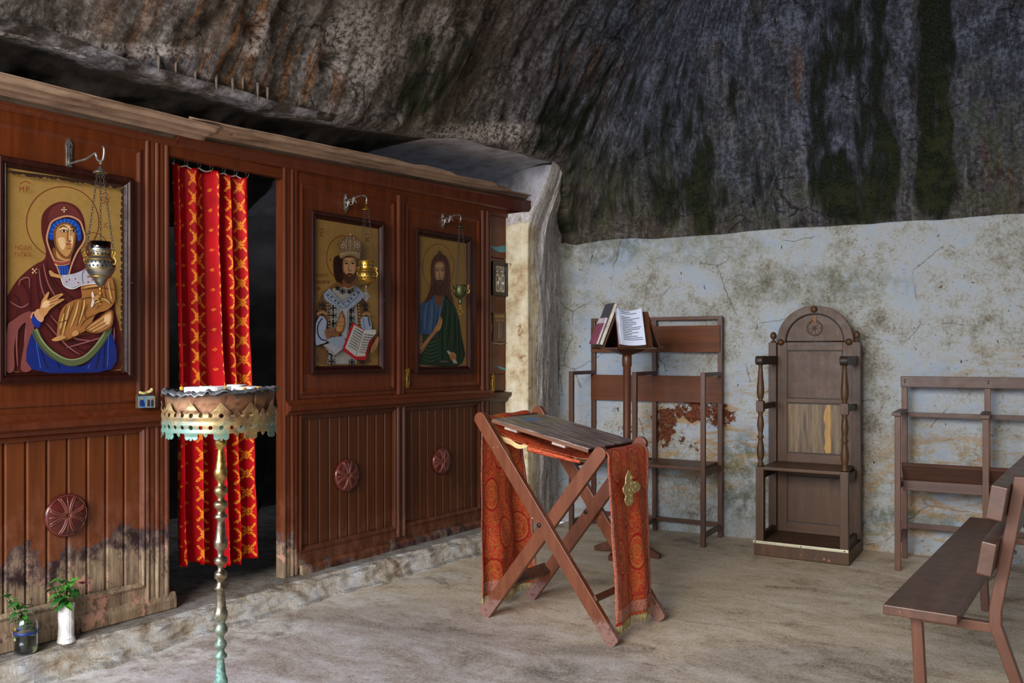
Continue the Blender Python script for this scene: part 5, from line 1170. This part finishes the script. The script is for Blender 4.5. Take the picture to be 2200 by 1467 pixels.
TR=m_plain('woven_braid',L(176,110,92),.6,0,.5,120,.6)
for (v0,v1) in ((.006,.030),(.972,.994)):
    def F_t(u,v,v0=v0,v1=v1):
        p=cloth(u,v0+(v1-v0)*v); return (p[0]+.0035,p[1],p[2])
    gridp('braid',F_t,60,6,TR,None,.001)
for uu in (0.0,.955):
    def F_e(u,v,uu=uu):
        p=cloth(uu+.045*u,.62+v*.37); return (p[0]+.0035,p[1],p[2]+ .0025*sstep(.2,0,v))
    gridp('edge_braid',F_e,4,160,TR,None,.001)
    def F_e2(u,v,uu=uu):
        p=cloth(uu+.045*u,.01+v*.35); return (p[0]+.0035,p[1],p[2]+.002)
    gridp('edge_braid',F_e2,4,160,TR,None,.001)
FRG=m_plain('gold_fringe',L(182,164,108),.55,0,.3,60)
for end in (0,1):
    b=MB(); random.seed(5+end)
    for k in range(110):
        u=(k+.5)/110; p=Vector(cloth(u,.002 if end==0 else .996)); q=p+Vector(((random.random()-.5)*.012,(random.random()-.5)*.010,-.046-random.random()*.006))
        b.tube([p,(p+q)/2+Vector(((random.random()-.5)*.004,0,0)),q],[.0016,.0018,.0014],4)
    o=b.build('fringe',FRG); o.parent=ck; o.matrix_parent_inverse=Matrix.Translation((0,0,-.9))
# cream lining showing where the near edge is turned back under the board
def F_lin(u,v):
    s=1.06+.30*v; p=cloth(0,s/TOT); return (p[0],p[1]-.006-.002*sin(v*20),p[2]-.004-.030*(1-(2*v-1)**2)*u*1.0+.004*sin(v*15))
gridp('lining',F_lin,8,50,LINM,None,.002)
def F_fold(u,v):
    s=1.34+.32*v; a=u*PI*1.2; p=cloth(0,s/TOT); r=.016*(1-.5*v); return (p[0]+.004*sin(v*12),p[1]-.004-r*sin(a),p[2]-.012+r*cos(a)-.004)
gridp('rolled_edge',F_fold,14,50,BROC,lambda u,v:(u*.08,v*.3),.002)
# gold badge
bd=[(903,410),(914,432),(920,462),(934,470),(948,472),(966,492),(968,508),(958,522),(940,534),(928,548),(930,575),(918,602),(905,608),(892,600),(883,575),(888,552),(876,532),(873,508),(886,484),(888,450)]
b=MB(); X=-2.42+.364; pp=[]
for x,y in spline(bd,3):
    d=ray(990+x*.3884,850+y*.3884); k=X/d.x; pp.append((d.y*k-4.0,H+d.z*k-.9))
b.prism(pp,.364+.0215,.364+.027,'x'); b2=b.build('badge',m_plain('gold_applique',L(190,170,116),.4,.45,.3,60,.6),None,bevel=.002)
b2.parent=ck; b2.matrix_parent_inverse=Matrix.Identity(4)
b=MB(); cy=sum(p[0] for p in pp)/len(pp); cz=sum(p[1] for p in pp)/len(pp)
for (dy,dz,r) in ((0,0,.014),(.0,.06,.008),(0,-.055,.010),(.05,.01,.009),(.035,.03,.006),(.035,-.012,.006),(0,.03,.007),(-.018,.0,.006),(0,-.03,.007)):
    b.tube([(.392,cy+dy+r*cos(2*PI*k/12),cz+dz+r*sin(2*PI*k/12)) for k in range(12)],.002,5,closed=True)
o=b.build('badge_stitching',m_plain('gold_cord',L(206,188,134),.4,.5),b2)

# ================================================================ revolving book stand
WN=m_wood('walnut_brown',L(92,48,30),.4,'z',dark=.7); WN2=m_wood('dark_brown_board',L(74,42,28),.45,'z',dark=.65)
rzb=math.radians(44.6) # face normals at -45 and +45 degrees
bs=thing('book_stand','brown revolving book stand on a pole with crossed feet','book stand',(-2.886,5.5,0))
b=MB(); b.lathe([(.034,.05),(.034,.14),(.028,.17),(.026,.4),(.027,.9),(.027,1.30),(.033,1.31),(.034,1.37),(.030,1.385),(.024,1.39),(.024,1.44)],(0,0,0),24); b.build('pole',WN,bs)
for k in range(4):
    a=k*PI/2+.02; M_=Matrix.Rotation(a,4,'Z'); b=MB(); b.prism([(.025,.03),(.19,.0),(.25,.0),(.252,.03),(.12,.085),(.03,.16)],-.018,.018,'y',M_); b.build('foot',WN,bs,bevel=.004)
hd=MB(); Mh=Matrix.Rotation(rzb,4,'Z')
s_=.222
b=MB(); b.prism([(-s_,-s_*.62),(-s_*.62,-s_),(0,-s_*.86),(s_*.62,-s_),(s_,-s_*.62),(s_*.86,0),(s_,s_*.62),(s_*.62,s_),(0,s_*.86),(-s_*.62,s_),(-s_,s_*.62),(-s_*.86,0)],1.425,1.437,'z',Mh)
b.build('tray',WN2,bs,bevel=.003)
b=MB(); b.lathe([(.02,1.38),(.10,1.405),(.15,1.426)],(0,0,0),4,'z',Mh@Matrix.Rotation(PI/4,4,'Z'),smooth=False); b.build('tray_support',WN2,bs)
W2=.118
for k in range(4):
    Mk=Mh@Matrix.Rotation(k*PI/2,4,'Z')
    # board leaning in: bottom at distance .195, top at .125
    b=MB(); b.prism([(-W2*1.02,0),(W2*1.02,0),(W2*1.0,.262),(-W2*1.0,.262)],0,.012,'y',Mk@Matrix.Translation((0,-.205,1.438))@Matrix.Rotation(math.radians(-21),4,'X')); b.build('desk_board',WN,bs,bevel=.002)
    b=MB(); b.box(-W2*1.02,W2*1.02,-.222,-.208,1.437,1.447,Mk,0,.003); b.build('book_ledge',WN2,bs)
# faces: k=0 -> local -y rotated 44.6deg => normal at -45.4deg (towards the camera's right)
def lean(k,yo): return Matrix.Translation((-2.886,5.5,0))@Mh@Matrix.Rotation(k*PI/2,4,'Z')@Matrix.Translation((0,-.207-yo,1.449))@Matrix.Rotation(math.radians(-21),4,'X')
PAGE=m_plain('paper',L(206,212,232),.7,0,.03,5,.1); INK=m_plain('print_ink',L(84,86,100),.8)
t=thing('open_book','white sheaf of printed pages propped open on the book stand','book',(-2.886,5.5,1.45)); M0=lean(0,.004)
def pg(u,v): 
    x=-.112+u*.178+.006*sin(v*3)*0; x-=.0; curl=.022*(2*u-1)**2*(1 if u<.5 else .75)+.010*v*(1-u)
    z=.262*v+.010*(u>.0)*sin(u*PI)*(-1)*(v)+.012*u*u*v; return (x-.01*v*(1-u)*0,-curl-.006*u*0-.012*(v**2)*0,z)
def F_pg(u,v): return M0@Vector(pg(u,v))
def par(o,t_):
    o.parent=t_; o.matrix_parent_inverse=WM(t_).inverted(); return o
par(grid('page',F_pg,24,24,PAGE,{},None,None,solid=.004),t)
b=MB(); random.seed(3)
for r in range(17):
    if r in (2,): continue
    v=.93-r*.049; x0=.13+.02*random.random(); x1=x0+.35+.45*random.random()
    if r in (0,3): x1=.5
    P=[M0@(Vector(pg(x0+(x1-x0)*i/10,v+.004*sin(i)))+Vector((0,-.0042,0))) for i in range(11)]
    n_=len(P); vs=P+[p+Vector((0,0,.0042)) for p in P]; b.add(vs,[(i,i+1,n_+i+1,n_+i) for i in range(n_-1)])
b.build('print_lines',INK,t,world=True)
b=MB()
for k in range(4): b.box(-.122,-.112-.002*k,-.026+.004*k,-.022+.004*k,.002,.258+.006*k)
M_=M0; b2=MB(); b2.v=[M_@v for v in b.v]; b2.f=b.f; b2.sm=b.sm; b2.mi=b.mi; b2.col=b.col; b2.build('back_pages',m_plain('paper_edge',L(176,176,190),.8),t,world=True)
M1=lean(3,.0); t=thing('closed_book','closed book with a pink and grey cover, on the left-hand side of the book stand','book',(-3.05,5.35,1.45))
def xb(b,M): 
    c=MB(); c.v=[M@v for v in b.v]; c.f,c.sm,c.mi,c.col=b.f,b.sm,b.mi,b.col; return c
b=MB(); b.box(-.10,.118,-.026,-.004,.004,.298); xb(b,M1).build('pages',m_plain('book_block',L(200,190,170),.8),t,world=True)
b=MB(); b.box(-.103,.121,-.030,-.026,0,.302); b.box(-.103,.121,-.004,0,0,.302); b.box(-.103,-.099,-.030,0,0,.302); xb(b,M1).build('cover',m_plain('book_cover',L(72,70,80),.45),t,world=True)
t=thing('booklet','thin pink and white booklet lying against the closed book','book',(-3.08,5.33,1.45)); b=MB(); b.box(-.09,.10,-.042,-.0305,0,.19); xb(b,M1).build('pages',m_plain('booklet_paper',L(206,190,196),.7),t,world=True)
b=MB(); b.box(-.092,.102,-.0445,-.042,-.001,.15); xb(b,M1).build('cover',m_plain('booklet_cover',L(140,70,96),.5),t,world=True)

# ================================================================ double stall (thin posts)
ST=m_wood('chestnut_post',L(92,52,32),.42,'z',wear=.86,dark=.7); STD=m_wood('chestnut_board',L(104,54,28),.5,'x',dark=.8,spec=.3)
st=thing('choir_stall','tall open brown double stall of thin posts, behind the book stand','stall',(-3.60,5.935,0),math.radians(4.5))
pw=.034; D=.405; U=(0,.532,1.062)
for i,u in enumerate(U):
    b=MB(); b.box(u-pw/2,u+pw/2,-pw/2,pw/2,.0,1.256,None,0,.003); b.build('front_post',ST,st)
    b=MB(); b.box(u-pw/2,u+pw/2,D-pw/2,D+pw/2,.0,1.682,None,0,.003); b.build('back_post',ST,st)
    b=MB(); b.box(u-pw/2,u+pw/2,pw/2,D-pw/2,1.228,1.256,None,0,.003); b.build('arm',ST,st)
    b=MB(); b.box(u-.012,u+.012,pw/2,D-pw/2,.505,.545,None,0,.002); b.build('side_rail',ST,st)
    b=MB(); b.box(u-.012,u+.012,pw/2,D-pw/2,.06,.095,None,0,.002); b.build('side_rail',ST,st)
b=MB(); b.box(pw/2,U[2]-pw/2,D-.014,D+.014,1.655,1.682,None,0,.003); b.build('top_rail',ST,st)
for (za,zb_) in ((1.405,1.61),(1.018,1.222)):
    b=MB(); b.box(-.012,U[2]+.02,D-pw/2-.014,D-pw/2-.0005,za,zb_,None,0,.002) if za<1.1 else b.box(-.012,U[2]+.005,D-pw/2-.014,D-pw/2-.0005,za,zb_,None,0,.002); b.build('back_board',STD,st)
for (a,c) in ((0,1),(1,2)):
    b=MB(); b.box(U[a]+pw/2,U[c]-pw/2,-.012,D-pw/2,.548,.572,None,0,.004); b.build('seat',ST,st)
    b=MB(); b.box(U[a]+pw/2,U[c]-pw/2,D-.012,D+.012,.075,.108,None,0,.002); b.build('bottom_rail',ST,st)

# ================================================================ arched throne
TW=m_wood('aged_oak',L(88,56,32),.5,'z',wear=.84,dark=.55,wearc=L(120,88,60)); TWD=m_wood('dark_oak',L(52,36,30),.5,'z',dark=.6); TWH=m_wood('oak_horizontal',L(86,54,32),.5,'x',dark=.6)
def m_faded():
    t=NT('sun_bleached_panel'); g=t.noise(1.0,t.vec((34,30,1.8)),8,.7,.7); o=t.tc.outputs['Object']
    col=t.ramp(g,[(.34,L(60,42,30)),(.5,L(108,86,60)),(.64,L(136,112,80))]); return t.out(col,.55,0,t.bump(g,.4,.003))
FAD=m_faded()
th=thing('bishop_throne','tall dark wooden throne with a round arched back, ball finials and turned arm posts','throne',(-2.155,5.985,0),math.radians(4))
W=.628
b=MB(); b.box(0,W,0,.49,0,.088,None,0,.006); b.build('base',TW,th)
b=MB(); b.box(.015,W-.015,.012,.42,.0885,.100,None,0,.003); b.build('footboard',TWH,th)
b=MB(); b.box(-.006,W-.004,-.0035,.012,.083,.1015,None,0,.0015); s3=b.build('metal_strip',m_plain('pale_aluminium',L(206,200,170),.35,.35,.1),th)
for u in (.01,.32,.60): b=MB(); b.lathe([(.005,0),(.004,-.0015),(.0005,-.002)],(u,-.0036,.092),10,'y'); b.build('screw',BLK,s3)
random.seed(9)
yb0,yb1=.425,.452; cx=.314
# back frame: stiles, rails and arch
def bx(name,x0,x1,y0,y1,z0,z1,mat=TW,bev=.003):
    b=MB(); b.box(x0,x1,y0,y1,z0,z1,None,0,bev); return b.build(name,mat,th)
bx('back_board',.06,W-.06,yb0+.012,yb1+.012,.10,1.47,TWD)
for x0 in (.052,W-.052-.068): bx('stile',x0,x0+.068,yb0,yb0+.024,.10,1.475)
for (z0,z1) in ((.10,.172),(.513,.675),(1.04,1.07),(1.418,1.478)): bx('rail',.12,W-.12,yb0,yb0+.024,z0,z1,TWH)
PN=[(1.07,1.418,TW),(.675,1.04,FAD),(.172,.513,TW)]
for z0,z1,m_ in PN:
    b=MB(); b.box(.125,W-.125,yb0+.006,yb0+.018,z0+.004,z1-.004,None,0,.0); pnl=b.build('panel',m_,th)
    b=MB(); 
    for (xa_,xc_,za_,zc_) in ((.120,.128,z0,z1),(W-.128,W-.120,z0,z1),(.128,W-.128,z0,z0+.008),(.128,W-.128,z1-.008,z1)): b.box(xa_,xc_,yb0-.002,yb0+.010,za_,zc_,None,0,.002)
    b.build('bead',TWD,pnl)
    if m_ is FAD:
        b=MB(); q=[(.385,.99),(.402,1.03),(.418,1.034),(.425,.98),(.428,.90),(.424,.82),(.43,.77),(.428,.69),(.395,.684),(.38,.72),(.388,.76),(.383,.83),(.39,.88),(.378,.93)]
        b.prism(q,yb0+.0045,yb0+.0062,'y'); b.build('bare_split',m_wood('raw_wood',L(190,142,86),.6,'z',dark=.75),pnl)
# arch
b=MB(); out=[];inn=[]
for i in range(33):
    a=PI*i/32; out.append((cx+.265*cos(a),1.478+.262*sin(a))); inn.append((cx+.200*cos(a),1.478+.198*sin(a)))
ol=out+inn[::-1]; b.prism(ol,yb0-.004,yb0+.03,'y'); b.build('arch',TW,th,bevel=.004)
b=MB(); b.prism(inn,yb0+.012,yb0+.026,'y'); tp=b.build('tympanum',TW,th)
b=MB(); b.tube([(cx+.203*cos(PI*i/32),yb0-.002,1.480+.201*sin(PI*i/32)) for i in range(33)],.006,8); b.tube([(cx-.203,yb0-.002,1.482),(cx+.203,yb0-.002,1.482)],.005,8); b.build('arch_bead',TWD,tp)
b=MB(); b.tube([(cx+.052*cos(2*PI*k/32),yb0+.010,1.578+.052*sin(2*PI*k/32)) for k in range(32)],.006,8,closed=True)
for k in range(4):
    a=k*PI/4+.1; dx,dz=cos(a),sin(a); b.prism([(cx-dx*.05-dz*.004,1.578-dz*.05+dx*.004),(cx-dx*.05+dz*.004,1.578-dz*.05-dx*.004),(cx+dx*.05+dz*.004,1.578+dz*.05-dx*.004),(cx+dx*.05-dz*.004,1.578+dz*.05+dx*.004)],yb0+.002,yb0+.012,'y')
b.lathe([(.014,0),(.010,-.006),(.0005,-.009)],(cx,yb0+.004,1.578),14,'y'); b.build('carved_cross',TW,tp,bevel=.001)
b=MB(); b.prism([(cx-.006,1.60),(cx+.010,1.60),(cx+.012,1.66),(cx+.002,1.668),(cx-.008,1.65)],yb0+.004,yb0+.012,'y'); b.build('split_chip',m_wood('chip_wood',L(150,92,56),.6,'z'),tp)
for (u,z) in ((cx,1.712),(.078,1.478),(W-.078,1.478)):
    b=MB(); b.lathe([(.024,0),(.024,-.008),(.018,-.018),(.008,-.024),(.0005,-.025)],(u,yb0-.003,z),20,'y'); b.build('boss',TW,th)
for u in (.024,W-.024):
    bx('back_post',u-.028,u+.028,.395,.455,.10,1.476)
    b=MB(); b.lathe([(.020,1.476),(.020,1.484),(.009,1.490),(.008,1.498),(.016,1.506),(.022,1.518),(.023,1.530),(.017,1.546),(.006,1.553),(.0005,1.554)],(u,.425,0),20); b.build('finial',TW,th)
tp_=[(.018,.612),(.025,.622),(.020,.634),(.014,.642),(.019,.66),(.026,.70),(.025,.74),(.018,.78),(.015,.80),(.022,.812),(.022,.822),(.014,.834),(.019,.86),(.024,.90),(.020,.945),(.014,.972),(.020,.984),(.020,.99)]
tp2=[(.020,1.066),(.014,1.076),(.020,1.086),(.025,1.12),(.025,1.16),(.020,1.22),(.015,1.28),(.013,1.31),(.022,1.322)]
for u in (.035,W-.035):
    bx('front_post',u-.027,u+.027,.016,.070,.0885,.612)
    b=MB(); b.lathe(tp_,(u,.043,0),20); b.box(u-.025,u+.025,.018,.068,.990,1.066,None,0,.004); b.lathe(tp2,(u,.043,0),20); b.build('turned_post',TW,th)
    b=MB(); b.prism([(y,z) for y,z in [(.40,1.318),(.40,1.378)]+[(.020+.029*cos(a)*-1 if False else .022-.028*sin(a),1.348+.030*cos(a)) for a in [PI*i/10 for i in range(11)]]],u-.023,u+.023,'x'); b.build('arm',TWD,th,bevel=.004)
    b=MB(); b.lathe([(.031,0),(.031,.05)],(u-.025,.022,1.348),20,'x'); b.build('arm_scroll',TWD,th,bevel=.003)
    bx('side_rail',u-.014,u+.014,.068,.40,1.005,1.045,TWD); bx('side_rail',u-.014,u+.014,.068,.40,.525,.585,TWD); bx('side_rail',u-.014,u+.014,.068,.40,.10,.145,TWD)
b=MB(); b.box(.040,W-.040,.020,.424,.588,.612,None,0,.006); b.build('seat',TWH,th)
b=MB()
for (u,z,r) in ((.32,.035,.006),(.41,.020,.005),(.47,.025,.008),(.50,.018,.009)): b.lathe([(.0001,-.0012),(r,-.001),(r*1.1,0)],(u,0,z),10,'y')
b.build('paint_chip',m_plain('chip_pink',L(150,96,80),.7),bpy.data.objects['base'])

# ================================================================ right-hand low stall
LS=m_wood('reddish_brown_paint',L(104,64,48),.45,'z',wear=.72,wearc=L(120,84,72),dark=.7); LSX=m_wood('reddish_brown_board',L(92,60,54),.45,'x',wear=.78,wearc=L(130,96,86),dark=.7)
ls=thing('choir_stall','low brown double stall with tipped-up seats, between the throne and the bench','stall',(-1.243,6.098,0),math.radians(5.5))
D=.405; U=(0,.50,1.0); pw=.036
for u in U:
    b=MB(); b.box(u-pw/2,u+pw/2,-pw/2,pw/2,0,.995,None,0,.003); b.build('front_post',LS,ls)
    b=MB(); b.box(u-pw/2,u+pw/2,D-pw/2,D+pw/2,0,1.215,None,0,.003); b.build('back_post',LS,ls)
    b=MB(); b.box(u-.032,u+.022,-.045,D-pw/2,.995,1.018,None,0,.003); b.build('arm_rest',LSX,ls)
    b=MB(); b.box(u-.014,u+.014,pw/2,D-pw/2,.52,.555,None,0,.002); b.build('side_rail',LS,ls)
    b=MB(); b.box(u-.014,u+.014,pw/2,D-pw/2,.165,.20,None,0,.002); b.build('side_rail',LS,ls)
b=MB(); b.box(-.022,U[2]+.02,D-pw/2-.018,D-pw/2-.0005,1.168,1.242,None,0,.003); r_=b.build('top_board',LSX,ls)
b=MB()
for u in U:
    for z in (1.20,1.215): b.lathe([(.005,0),(.004,-.003),(.0005,-.004)],(u+.006,D-pw/2-.018,z),8,'y')
b.build('bolt',BLK,r_)
b=MB(); b.box(pw/2,U[2]-pw/2,D-.012,D+.012,.965,.995,None,0,.002); b.build('middle_rail',LSX,ls)
b=MB(); b.box(pw/2,U[2]-pw/2,D-.012,D+.012,.205,.24,None,0,.002); b.build('bottom_rail',LSX,ls)
for a in (0,1):
    M_=Matrix.Translation((0,.02,.685))@Matrix.Rotation(math.radians(-42),4,'X')
    b=MB(); b.box(U[a]+pw/2+.002,U[a+1]-pw/2-.002,0,.17,-.012,.012,M_,0,.003); b.build('seat_flap',LSX,ls)
    b=MB(); b.box(U[a]+pw/2,U[a+1]-pw/2,.13,.155,.50,.565,None,0,.003); b.build('seat_rail',LSX,ls)

# ================================================================ bench
BN=m_wood('brown_bench_paint',L(92,56,44),.36,'y',wear=.80,wearc=L(132,96,86),dark=.72,spec=.6); BNE=m_wood('brown_bench_leg',L(104,60,46),.4,'z',wear=.74,wearc=L(150,116,108),dark=.75)
bn=thing('bench','reddish-brown wooden bench with two back rails, at the right edge','bench',(-.55,4.6,0))
def bb(name,b,mat,bev=.004): return b.build(name,mat,bn,world=True,bevel=bev)
b=MB(); b.box(-.775,-.520,3.54,5.72,.413,.450); bb('seat',b,BN)
def rail(cx_,cz_,hh,w):
    a=math.radians(9); d=Vector((sin(a),cos(a))); n=Vector((cos(a),-sin(a))); c=Vector((cx_,cz_))
    P=[c-d*hh/2-n*w/2,c+d*hh/2-n*w/2,c+d*hh/2+n*w/2,c-d*hh/2+n*w/2]; b=MB(); b.prism([(p.x,p.y) for p in P],3.515,5.75,'y'); return b
bb('back_rail',rail(-.393,.872,.122,.052),BN); bb('back_rail',rail(-.425,.672,.120,.048),BN)
for y in (3.665,5.42):
    b=MB(); b.prism([(-.255,0),(-.295,0),(-.432,.40),(-.432,.47),(-.392,.70),(-.352,.955),(-.31,.955),(-.350,.70),(-.392,.46),(-.392,.41)],y-.02,y+.02,'y'); bb('back_leg',b,BNE)
    b=MB(); b.prism([(-.70,.412),(-.66,.412),(-.638,0),(-.678,0)],y-.02,y+.02,'y'); bb('front_leg',b,BNE)
    b=MB(); b.box(-.66,-.40,y-.018,y+.018,.378,.412); bb('cross_bar',b,BNE,.002)
    b=MB(); b.lathe([(.007,0),(.006,.006),(.0005,.008)],(-.352,y-.005,.68),10,'x'); bb('bolt',b,IRON,0)

# ================================================================ bottle, vase, plants
gt=thing('glass_bottle','clear glass bottle with a blue band and greenish water, on the step','bottle',(-3.866,1.895,.118))
GL=m_glass('clear_glass',(.92,.96,.97))
pf=[(.0005,.004),(.040,.003),(.047,.010),(.048,.02),(.0475,.12),(.046,.135),(.034,.158),(.026,.170),(.026,.182),(.030,.186),(.030,.198),(.027,.202)]
pin=[(max(.0005,r-.003),z+ (.004 if i<2 else 0)) for i,(r,z) in enumerate(pf)]
b=MB(); b.lathe(pf+pin[::-1],(0,0,0),40,caps=False); b.build('glass',GL,gt)
b=MB(); b.lathe([(.0005,.009),(.040,.009),(.0440,.014),(.0441,.075),(.0005,.075)],(0,0,0),32,caps=False); b.build('water',m_glass('murky_water',(.20,.22,.09),.1),gt)
b=MB(); b.lathe([(.0484,.088),(.0484,.098)],(0,0,0),40,caps=False); b.lathe([(.0484,.101),(.0484,.1025)],(0,0,0),40,caps=False); b.build('blue_band',m_plain('blue_print',L(24,50,120),.4),gt,solid=.0004)
b=MB(); vs=[]
for k,(a0_,zz,w_,h_) in enumerate(((-1.45,.116,.06,.014),(-.95,.120,.10,.012))):
    P=[]; 
    for i in range(10):
        t_=2*PI*i/10; a=a0_+w_*cos(t_); P.append((.0486*cos(a),.0486*sin(a),zz+h_*.5*sin(t_)))
    b.add(P,[tuple(range(10))],mi=k)
b.build('printed_emblem',[m_plain('yellow_print',L(210,170,40),.4),m_plain('blue_print_2',L(40,70,150),.4)],gt,solid=.0003)
LEAFM=m_plain('basil_leaf',L(74,140,48),.45,0,.35,30,.3); LEAFD=m_plain('dark_leaf',L(44,98,40),.5,0,.3,30,.3); STEM=m_plain('green_stem',L(130,150,90),.6)
def leaf(b,p,d,l,w,curl=.3,mi=0):
    p=Vector(p); d=Vector(d).normalized(); s=d.cross(Vector((0,0,1))); s=s.normalized() if s.length>.01 else Vector((1,0,0)); n=s.cross(d); N=7; vs=[];fs=[]
    for i in range(N+1):
        t=i/N; wd=w*.5*math.sin(PI*t**.75)**.85 if 0<t<1 else .0005; c=p+d*l*t-Vector((0,0,1))*curl*l*t*t
        for k,e in enumerate((-1,-.5,0,.5,1)): vs.append(c+s*wd*e+n*(abs(e)*wd*.35+.002*sin(i*2.4+k)))
    for i in range(N):
        for k in range(4): fs.append((i*5+k,i*5+k+1,(i+1)*5+k+1,(i+1)*5+k))
    b.add(vs,fs,True,mi)
def sprig(t,base,tips,seed,nl,size,spread):
    random.seed(seed); b=MB(); lf=MB()
    for tip in tips:
        base_=Vector(base); tip_=Vector(tip); mid=(base_+tip_)/2+Vector((0,0,.02)); pts=spline([tuple(base_),tuple(mid),tuple(tip_)],6,False); b.tube(pts,.0018,6)
        for k in range(nl):
            q=Vector(pts[int(len(pts)*(.45+.55*k/nl))-1]); a=random.random()*2*PI
            leaf(lf,q,(cos(a)*spread,sin(a)*spread,.35+random.random()*.6),size*(.6+.5*random.random()),size*.55*(.7+.4*random.random()),.25+.8*random.random(),random.randint(0,1))
    b.build('stem',STEM,t,world=True); lf.build('foliage',[LEAFM,LEAFD],t,world=True)
t=thing('herb_sprig','green herb sprig leaning out of the glass bottle','plant',(-3.866,1.895,.32))
sprig(t,(-3.866,1.90,.15),[(-3.83,1.82,.375),(-3.85,1.80,.40),(-3.86,1.86,.345)],4,7,.062,1)
vt=thing('white_vase','slim white wrapped vase on the step, right of the glass bottle','vase',(-3.872,2.072,.118))
def F_v(u,v):
    a=u*2*PI; z=v*.172; r=.0315+.005*sstep(.18,.0,v)-.001*sstep(.15,.2,v)+.002*sstep(.8,1,v)+.0013*fbm(cos(a)*1.5+3*v,sin(a)*1.5,z*22,4)+.0018*abs(sin(a*1.5+v*7))**6
    zz=z+.004*sstep(.9,1,v)*sin(a*2+1)
    return (r*cos(a),r*sin(a),zz)
grid('wrapping',F_v,64,50,m_plain('white_wrap',L(226,224,224),.7,0,.04,20,.2),{},None,vt,solid=.002)
b=MB(); b.lathe([(.0005,.001),(.030,.001),(.030,.15),(.0005,.15)],(0,0,0),24,caps=False); b.build('inner_glass',m_glass('inner_glass',(.7,.8,.75)),vt)
b=MB(); b.lathe([(.0345,.018),(.0358,.020),(.0355,.023),(.034,.024)],(0,0,0),40,caps=False); b.build('wrap_seam',m_plain('seam_wrap',L(214,210,212),.8),vt)  # seam ring, a touch darker than the wrapping
t=thing('basil_sprig','leafy green basil sprig with a dark red flower, in the white vase','plant',(-3.872,2.072,.29))
sprig(t,(-3.872,2.072,.20),[(-3.87,2.05,.40),(-3.88,2.10,.385),(-3.86,2.02,.37),(-3.84,2.07,.36)],12,8,.078,1)
b=MB(); 
for k in range(7):
    a=k*.9; leaf(b,(-3.85,2.135,.365),(cos(a),sin(a),.7),.022,.018,.2)
b.build('flower',m_plain('dark_red_petal',L(96,20,40),.5),t,world=True)
b=MB(); b.tube([(-3.872,2.075,.22),(-3.87,2.10,.32),(-3.85,2.135,.366)],.0016,6); b.build('flower_stalk',STEM,t,world=True)
# ================================================================ light
w=bpy.data.worlds.new('world'); S.world=w; w.use_nodes=True; bg=w.node_tree.nodes['Background']; bg.inputs[0].default_value=(.74,.84,1.0,1); bg.inputs[1].default_value=1.1
def area(name,loc,target,size,power,col,sy=None):
    l=bpy.data.lights.new(name,'AREA'); l.energy=power; l.color=col; l.shape='RECTANGLE'; l.size=size; l.size_y=sy or size
    o=bpy.data.objects.new(name,l); C.objects.link(o); o.location=loc; d=Vector(target)-Vector(loc); o.rotation_euler=d.to_track_quat('-Z','Y').to_euler(); return o
area('cave_mouth_daylight',(-1.1,-3.6,3.3),(-2.1,4.8,.5),3.4,630,(1.0,.94,.86),2.2)
area('blue_sky_fill',(-3.4,-2.6,2.2),(-2.6,3.5,.4),2.2,230,(.62,.78,1.0),2.4)  # bluish fill lamp, added to brighten the left end of the screen
S.view_settings.exposure=0.0
S.cycles.max_bounces=8; S.cycles.diffuse_bounces=4; S.cycles.glossy_bounces=3; S.cycles.transmission_bounces=8
S.cycles.use_denoising=True
